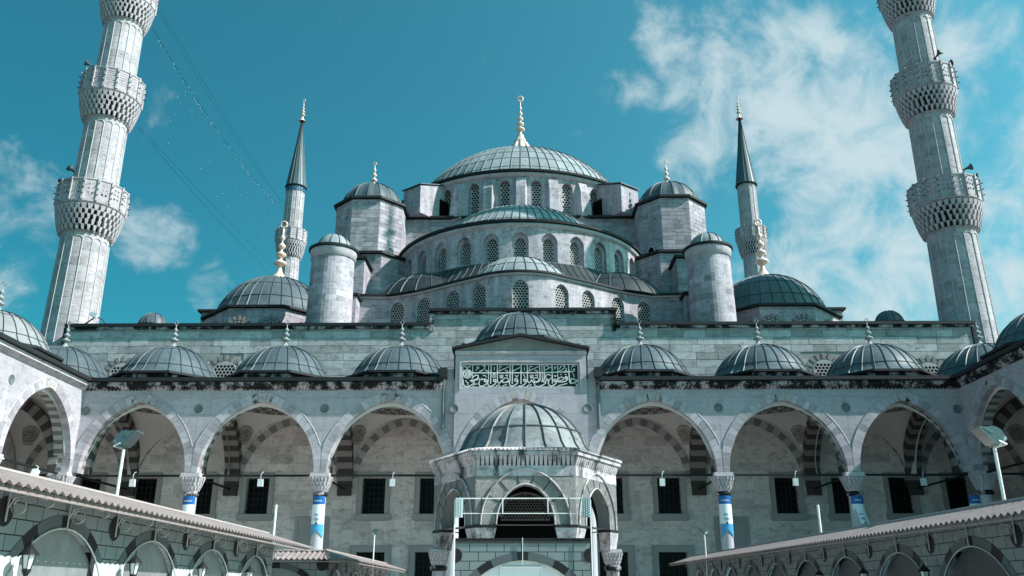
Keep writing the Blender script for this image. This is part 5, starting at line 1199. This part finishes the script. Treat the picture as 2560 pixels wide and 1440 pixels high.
def scroll(cx_, cz, r, a0, a1, n=16, grow=0):
    return [(cx_ + (r + grow * i / n) * math.cos(R(a0 + (a1 - a0) * i / n)), cz + (r + grow * i / n) * math.sin(R(a0 + (a1 - a0) * i / n))) for i in range(n + 1)]
_br = []
def bracket(P, MW, u):
    if not _br:
        b = MB().tube([(0, -.03, 2.48), (0, -.03, 2.90)], .014, 6).mesh('bracket', M['steel'])
        s1 = MB().tube([(0, -y, z) for y, z in scroll(.17, 2.66, .07, 200, -180, 18, .03)], .009, 5).mesh('scroll', M['steel'])
        s2 = MB().tube([(0, -.03, 2.62), (0, -.10, 2.76), (0, -.30, 2.80), (0, -.48, 2.74)] + [(0, -y, z) for y, z in scroll(.53, 2.70, .055, 140, -150, 12)], .009, 5).mesh('scroll', M['steel'])
        _br.extend((b, s1, s2))
    o = part('bracket', _br[0], P, MW @ T(u, 0, 0)); part('scroll', _br[1], o, MW @ T(u, 0, 0)); part('scroll', _br[2], o, MW @ T(u, 0, 0))
_ln = []
def lantern(MW, u, label, zoff=0):
    if not _ln:
        g_ = MB().lathe([(.045, 1.94), (.075, 2.10)], 6, 0, -.26).mesh('lantern_glass', M['glassw'])
        cp = MB().lathe([(.115, 2.10), (.11, 2.115), (.065, 2.17), (.03, 2.2), (.03, 2.215), (.012, 2.225), (.008, 2.29), (.001, 2.30)], 12, 0, -.26).mesh('lantern_cap', M['iron'])
        bs = MB().lathe([(.05, 1.94), (.055, 1.92), (.025, 1.86), (.012, 1.84), (.02, 1.82), (.001, 1.80)], 12, 0, -.26).mesh('lantern_base', M['iron'])
        br = MB().tube([(0, 0, 1.80), (0, -.14, 1.80), (0, -.26, 1.85)], .018, 6).lathe([(.001, 0), (.06, 0), (.06, .02)], 10).mesh('lantern_arm', M['iron'])
        fr = MB()
        for i in range(6):
            a = R(60 * i); fr.tube([(.05 * math.sin(a), -.26 - .05 * math.cos(a), 1.93), (.082 * math.sin(a), -.26 - .082 * math.cos(a), 2.11)], .006, 4)
        _ln.extend((g_, cp, bs, br, fr.mesh('lantern_frame', M['iron'])))
    p = MW @ Vector((u, 0, 1.8)); L_ = thing('wall_lantern', label, 'lantern', tuple(p), 'lanterns on the pavilion walls'); mw = MW @ T(u, 0, zoff)
    for nm, m_ in zip(('glass', 'cap', 'base', 'arm'), _ln[:4]): part(nm, m_, L_, mw)
    part('frame', _ln[4], L_, mw)['kind'] = 'stuff'
# left pavilion along the left side
P1 = thing('pavilion', 'long left pavilion wall with printed arches under a pink corrugated canopy', 'pavilion', (-6.3, -31, 0), 'temporary pavilions in the courtyard')
MW1 = T(-6.3, 0, 0, R(90)); arcs = [-40.8, -37.8, -34.8, -31.8, -28.8, -25.8]
panel_wall(P1, MW1, -42.3, -24.3, 2.95, arcs, [a - 1.5 for a in arcs], M['brick_y'], M['tentsheet'])
canopy(P1, MW1, -42.3, -23.2, 2.79, 3.045, hip1=1.6)
for k in range(11): bracket(P1, MW1, -39.3 + 1.5 * k)
MB().box(-7.8, -6.32, -24.34, -24.3, 0, 2.9).build('end_wall', M['brick_x'], P1)
for u, lb in ((-36.05, 'black wall lantern with frosted glass at the bottom left corner'), (-33.0, 'black wall lantern second from the left on the left pavilion'), (-30.0, 'black wall lantern third from the left on the left pavilion'), (-27.0, 'smallest black wall lantern near the far end of the left pavilion')):
    lantern(MW1, u, lb)
# second pavilion, set back on the left
P2 = thing('pavilion', 'small set-back left pavilion whose corrugated canopy end faces the viewer', 'pavilion', (-6, -16, 0), 'temporary pavilions in the courtyard')
MWf = T(0, -20.0, 0, 0); panel_wall(P2, MWf, -8.9, -5.86, 2.75, [-7.38], [-5.98, -8.8], M['brick_x'], M['tentsheet'], -.12, False, False); MWs = T(-5.86, 0, 0, R(90))
panel_wall(P2, MWs, -20.0, -7.2, 2.75, [-18.4, -15.3, -12.3, -9.3], [-16.85, -13.8, -10.8, -19.8], M['brick_y'], M['tentsheet'], -.12, True, False)
canopy(P2, MWf, -8.9, -5.2, 2.62, 2.86, -.75, .05, 0, .7, .16); canopy(P2, MWs, -20.7, -6.6, 2.64, 2.88, -.7, .05, .7, 1.0, .3)
for k in range(7): bracket(P2, MWs @ T(0, 0, -.2), -18.4 + 1.5 * k)
lantern(T(0, -20.0, 0), -8.35, 'black lantern on the end wall of the set-back left pavilion', .05)
# right pavilion
P3 = thing('pavilion', 'long right pavilion wall with dark arches under a pink corrugated canopy', 'pavilion', (7.8, -22, 0), 'temporary pavilions in the courtyard')
MW3 = T(7.8, 0, .20, R(-90)) @ Matrix.Rotation(.0085, 4, 'Y'); arcs = [7.2 + 3.02 * k for k in range(11)]
M['shade_sheet'] = surf('shaded_vinyl', (.035, .042, .046), .35, .4, .8, spec=.4, bump=.4, bscale=1.6)  # vinyl copy darkened: shade inside the right arches put into its colour
panel_wall(P3, MW3, 5.6, 39.2, 2.95, arcs, [a + 1.5 for a in arcs], M['brick_y'], M['shade_sheet'], 0, True, False)
canopy(P3, MW3, 4.0, 39.2, 2.83, 3.10, -.78, .02, 1.8)
for k in range(20): bracket(P3, MW3, 7.2 + 1.51 * k)
MB().box(7.82, 9.2, -5.62, -5.58, 0, 2.9).build('end_wall', M['brick_x'], P3)
for u, lb in ((30.0, 'dark wall lantern nearest the viewer on the right pavilion'), (27.0, 'dark wall lantern second from the viewer on the right pavilion'), (24.0, 'dark wall lantern third from the viewer on the right pavilion')):
    lantern(MW3, u, lb)
# printed screen in front of the kiosk, with its lighting frame
P4 = thing('printed_screen', 'printed masonry screen with a large white arch standing before the kiosk', 'screen', (0, -27, 0))
panel_wall(P4, T(0, -27, 0), -1.48, 1.54, 2.80, [.03], [], M['brick_x'], M['white_sheet'], -.14, False, False)
MB().box(-1.48, 1.54, -27.03, -26.9, 2.755, 2.83).build('top_band', M['print_black'], P4)
for x, a0, a1 in ((-1.475, 0, 180), (1.535, 180, 360)): MB().add([(x, -27.01, 2.46)] + [(x + .155 * math.sin(R(a0 + (a1 - a0) * i / 14)), -27.01, 2.46 + .155 * math.cos(R(a0 + (a1 - a0) * i / 14))) for i in range(15)], [tuple(range(16))]).build('disc_print', M['print_black'], P4)
MB().box(.02, .035, -27.06, -27.03, 2.25, 2.84).build('cable_strip', M['pole'], P4)
fr = MB()
for x in (-.46, .46): MB().tube([(x, -26.93, .3), (x, -26.93, 2.27)], .025, 6).build('sheet_post', M['pole'], P4)
MB().tube([(-.46, -26.935, 2.22), (.46, -26.935, 2.22)], .022, 6).build('sheet_rail', M['pole'], P4)
P5 = thing('lighting_frame', 'thin white tubular frame with two dotted lamp boards above the screen', 'lighting', (0, -27.1, 0))
for x in (-1.50, 1.56): MB().tube([(x, -27.1, 0), (x, -27.1, 3.66)], .015, 8).build('post', M['pole'], P5)
for z, r_ in ((3.69, .013), (3.36, .010)): MB().tube([(-1.40, -27.1, z), (1.47, -27.1, z)], r_, 8).build('rail', M['pole'], P5)
for x, mt in ((-.90, 'iron'), (-.42, 'pole'), (.60, 'pole'), (1.08, 'iron')): MB().tube([(x, -27.11, 3.36), (x, -27.11, 3.70)], .011, 6).build('upright', M[mt], P5)
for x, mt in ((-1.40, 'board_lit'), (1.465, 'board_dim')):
    if mt not in M: M[mt] = surf(mt, (.52, .58, .60) if mt == 'board_lit' else (.16, .26, .29), .4, .1, 4)  # twin boards: a lit and a shaded tone put into their colours
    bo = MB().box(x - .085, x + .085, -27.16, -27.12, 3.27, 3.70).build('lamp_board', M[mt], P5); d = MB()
    for i in range(3):
        for j in range(8):
            u, z = x - .055 + .055 * i, 3.30 + .052 * j + (.026 if i % 2 else 0); d.lathe([(.001, 0), (.017, 0), (.012, .02), (.001, .022)], 6)
            for k in range(24): v = d.v[-24 + k]; d.v[-24 + k] = (u + v[0], -27.16 - v[2], z + v[1])
    o = d.build('lamp_dots', M['glassw'], bo); o['kind'] = 'stuff'

# ------------------------------------------------------------------ lamp posts, poles, banners, boxes
def flood(x, y, z, s, sc, label, cat='floodlight'):
    P = thing('floodlight', label, cat, (x, y, 0), 'floodlights on poles')
    MB().tube([(x, y, 0), (x, y, z)], .045 * (sc ** .5), 8).build('pole', M['pole'], P)
    prof = [(.0, 0), (.03, .80)] + [(-.10 - .34 * math.sin(R(t)), .62 - .38 * (1 - math.cos(R(t)))) for t in (10, 35, 60, 85)] + [(-.40, .12), (-.22, .0)]
    def X(p, yy):
        a = R(38) * s; u, w = p[0] * s * sc, p[1] * sc; return (x + u * math.cos(a) + w * math.sin(a), y + yy * sc, z + .05 * sc - u * math.sin(a) + w * math.cos(a))
    MB().hexa([X(p, -.27) for p in prof], [X(p, .27) for p in prof]).build('housing', M['hood'], P)
    gl = [(.035, .10), (.06, .76), (.02, .78), (.0, .08)]; MB().hexa([X(p, -.30) for p in gl], [X(p, .30) for p in gl]).build('lens', M['lens'], P)
    k = [(-.10, .40), (-.02, .70), (-.14, .62), (-.22, .36)]; MB().hexa([X(p, -.285) for p in k], [X(p, -.275) for p in k]).build('side_reflector', M['lens'], P)
    gb = [(-.42, -.04), (-.05, -.06), (-.05, .02), (-.42, .12)]; MB().hexa([X(p, -.2) for p in gb], [X(p, .2) for p in gb]).build('ballast_box', M['steel'], P)
    MB().tube([X((-.1, .1), -.31), X((-.2, -.12), -.31), X((-.2, -.12), .31), X((-.1, .1), .31)], .02 * sc ** .5, 6).build('yoke', M['pole'], P)
flood(-8.80, -28, 4.66, 1, .62, 'large floodlight on a white pole above the left pavilion canopy')
flood(10.38, -28, 4.66, -1, .70, 'large floodlight on a white pole above the right pavilion canopy')
flood(-5.78, -12, 3.85, 1, .34, 'small floodlight on a thin pole above the set-back left canopy')
flood(7.18, -12, 3.85, -1, .40, 'small floodlight on a thin pole above the far right canopy')
tag(MB().tube([(-8.65, -16, 0), (-8.65, -16, 4.62)], .045, 8).build('white_pole', M['pole']), 'bare white pole behind the end of the left canopy', 'pole', 'bare white poles')
tag(MB().tube([(10.4, -16, 0), (10.4, -16, 4.6)], .045, 8).build('white_pole', M['pole']), 'bare white pole behind the right canopy', 'pole', 'bare white poles')
for x, lb in ((-21.2, 'white lamp box hanging from the tie rod of the leftmost front arch'), (-14.2, 'white lamp box hanging in the second front arch from the left'), (-7.0, 'white lamp box hanging in the arch left of the portal'),
              (7.65, 'white lamp box hanging in the arch right of the portal'), (14.85, 'white lamp box hanging in the second front arch from the right'), (21.75, 'white lamp box hanging in the rightmost front arch')):
    P = thing('hanging_lamp', lb, 'lamp', (x, .45, 7.2), 'lamp boxes on the tie rods')
    MB().box(x - .14, x + .14, .33, .50, 7.16, 7.55).build('box', M['lampbox'], P)
    MB().tube([(x, .42, 7.55), (x, .36, 7.74), (x + .05, .40, 7.90), (x + .12, .45, 7.95)], .02, 5).build('hook', M['lampbox'], P)
P = thing('hanging_lamp', 'tilted white lamp box on the tie rod of the left side arcade', 'lamp', (-24.3, -3.3, 7.2), 'lamp boxes on the tie rods')
MB().hexa([(-24.7, -3.55, 7.2), (-24.7, -3.25, 7.12), (-24.45, -3.25, 7.12), (-24.45, -3.55, 7.2)], [(-24.7, -3.35, 7.62), (-24.7, -3.05, 7.54), (-24.45, -3.05, 7.54), (-24.45, -3.35, 7.62)]).build('box', M['lampbox'], P)
MB().tube([(-24.6, -3.2, 7.58), (-24.6, -3.0, 7.72), (-24.8, -2.9, 7.86)], .02, 5).build('hook', M['lampbox'], P)

def banner_mat():
    mt, nt, N, L, B = nodes('banner_print')
    tc = N.new('ShaderNodeTexCoord'); sp = N.new('ShaderNodeSeparateXYZ'); L.new(tc.outputs['Object'], sp.inputs[0])
    mr = N.new('ShaderNodeMapRange'); L.new(sp.outputs[2], mr.inputs[0]); mr.inputs[1].default_value = -2.2; mr.inputs[2].default_value = 0.0
    cr = N.new('ShaderNodeValToRGB'); cr.color_ramp.interpolation = 'CONSTANT'; L.new(mr.outputs[0], cr.inputs[0]); e = cr.color_ramp.elements
    e[0].position = 0; e[0].color = (.06, .33, .60, 1); e[1].position = .335; e[1].color = (.74, .80, .84, 1); n_ = e.new(.80); n_.color = (.008, .11, .36, 1)
    L.new(cr.outputs[0], B.inputs['Base Color']); B.inputs['Roughness'].default_value = .45; B.inputs['Specular IOR Level'].default_value = .4
    return mt
M['banner'] = banner_mat(); M['ink'] = plain('banner_ink', (.05, .20, .34), .6); M['ink_dark'] = plain('banner_emblem', (.05, .06, .08), .6)
def banner(x, y, label, flap=False):
    B_ = thing('banner', label, 'banner', (x, y, 6.62), 'blue and white banners on the columns'); mb = MB(); nu, nz = 10, 18; rows = []
    def pt(t, z):       # t -1..1 across, z 0..-2.2 down
        a = t * R(62); X = .375 * math.sin(a); Y = -.375 * math.cos(a)
        if flap:
            k = max(0, (-z - .35) / 1.85); X = .33 * t * (1 - .10 * k) + k * k * .55 + .04; Y = -.375 * math.cos(a) * (1 - k) - k * (.42 + .14 * math.sin(3.2 * t + 2.6 * k)) 
        return Vector((X, Y, z))
    for j in range(nz + 1):
        row = []
        for i in range(nu + 1):
            t = -1 + 2 * i / nu; zb = -2.18 + .42 * (1 - abs(t)); row.append(pt(t, zb * j / nz))
        rows.append(row)
    for ra, rb in zip(rows, rows[1:]):
        for i in range(nu): mb.quad(ra[i], ra[i + 1], rb[i + 1], rb[i])
    W_ = T(x, y, 6.62); mb.build('cloth', M['banner'], B_, True, W_)
    def patch(t0, t1, z0, z1, mt, nm):
        q = MB(); n = 3
        for i in range(n):
            ta, tb = t0 + (t1 - t0) * i / n, t0 + (t1 - t0) * (i + 1) / n; P_ = [pt(ta, z0), pt(tb, z0), pt(tb, z1), pt(ta, z1)]; P_ = [Vector((p.x * 1.02, p.y * 1.02 - .004, p.z)) for p in P_]; q.quad(*P_)
        q.build(nm, mt, B_, False, W_)
    for k, (w, z) in enumerate(((.18, -1.13), (.42, -1.19), (.20, -1.25))): patch(-w - .05, w - .05, z, z - .035, M['ink'], 'printed_line')
    for t in (-.30, -.16, 0.0, .14): patch(t - .05, t + .05, -.92 - (.03 if t in (-.16, .14) else 0), -1.02, M['ink'], 'printed_mark')
    for z in (-.22, -.26): patch(-.6, .5, z, z - .018, M['white_sheet'], 'printed_line')
    patch(-.16, .10, -1.36, -1.50, M['ink_dark'], 'emblem')
banner(-17.93, .45, 'blue and white banner on the leftmost free front column, its foot hidden by the canopy')
banner(-10.9, .45, 'swallow-tailed blue and white banner on the second front column from the left')
banner(10.92, .45, 'swallow-tailed blue and white banner on the first column right of the portal')
banner(17.95, .45, 'twisted blue and white banner blowing out from the rightmost free front column', True)
banner(24.25, .40, 'dim blue banner on the corner column in the right shade')
# lamp arm on the roof corner
P = thing('roof_spotlight', 'small spotlight on a bent bracket at the roof corner by the left minaret', 'spotlight', (-29, 7.6, 18.45))
MB().tube([(-29.4, 7.4, 18.4), (-28.9, 7.4, 18.75), (-28.4, 7.4, 19.15), (-27.9, 7.4, 18.9), (-27.6, 7.4, 18.45)], .05, 6).build('arm', M['speaker'], P)
MB().hexa([(-28.75, 7.1, 19.15), (-28.3, 7.1, 18.98), (-28.3, 7.4, 18.98), (-28.75, 7.4, 19.15)], [(-28.65, 7.1, 19.4), (-28.2, 7.1, 19.23), (-28.2, 7.4, 19.23), (-28.65, 7.4, 19.4)]).build('head', M['lampbox'], P)
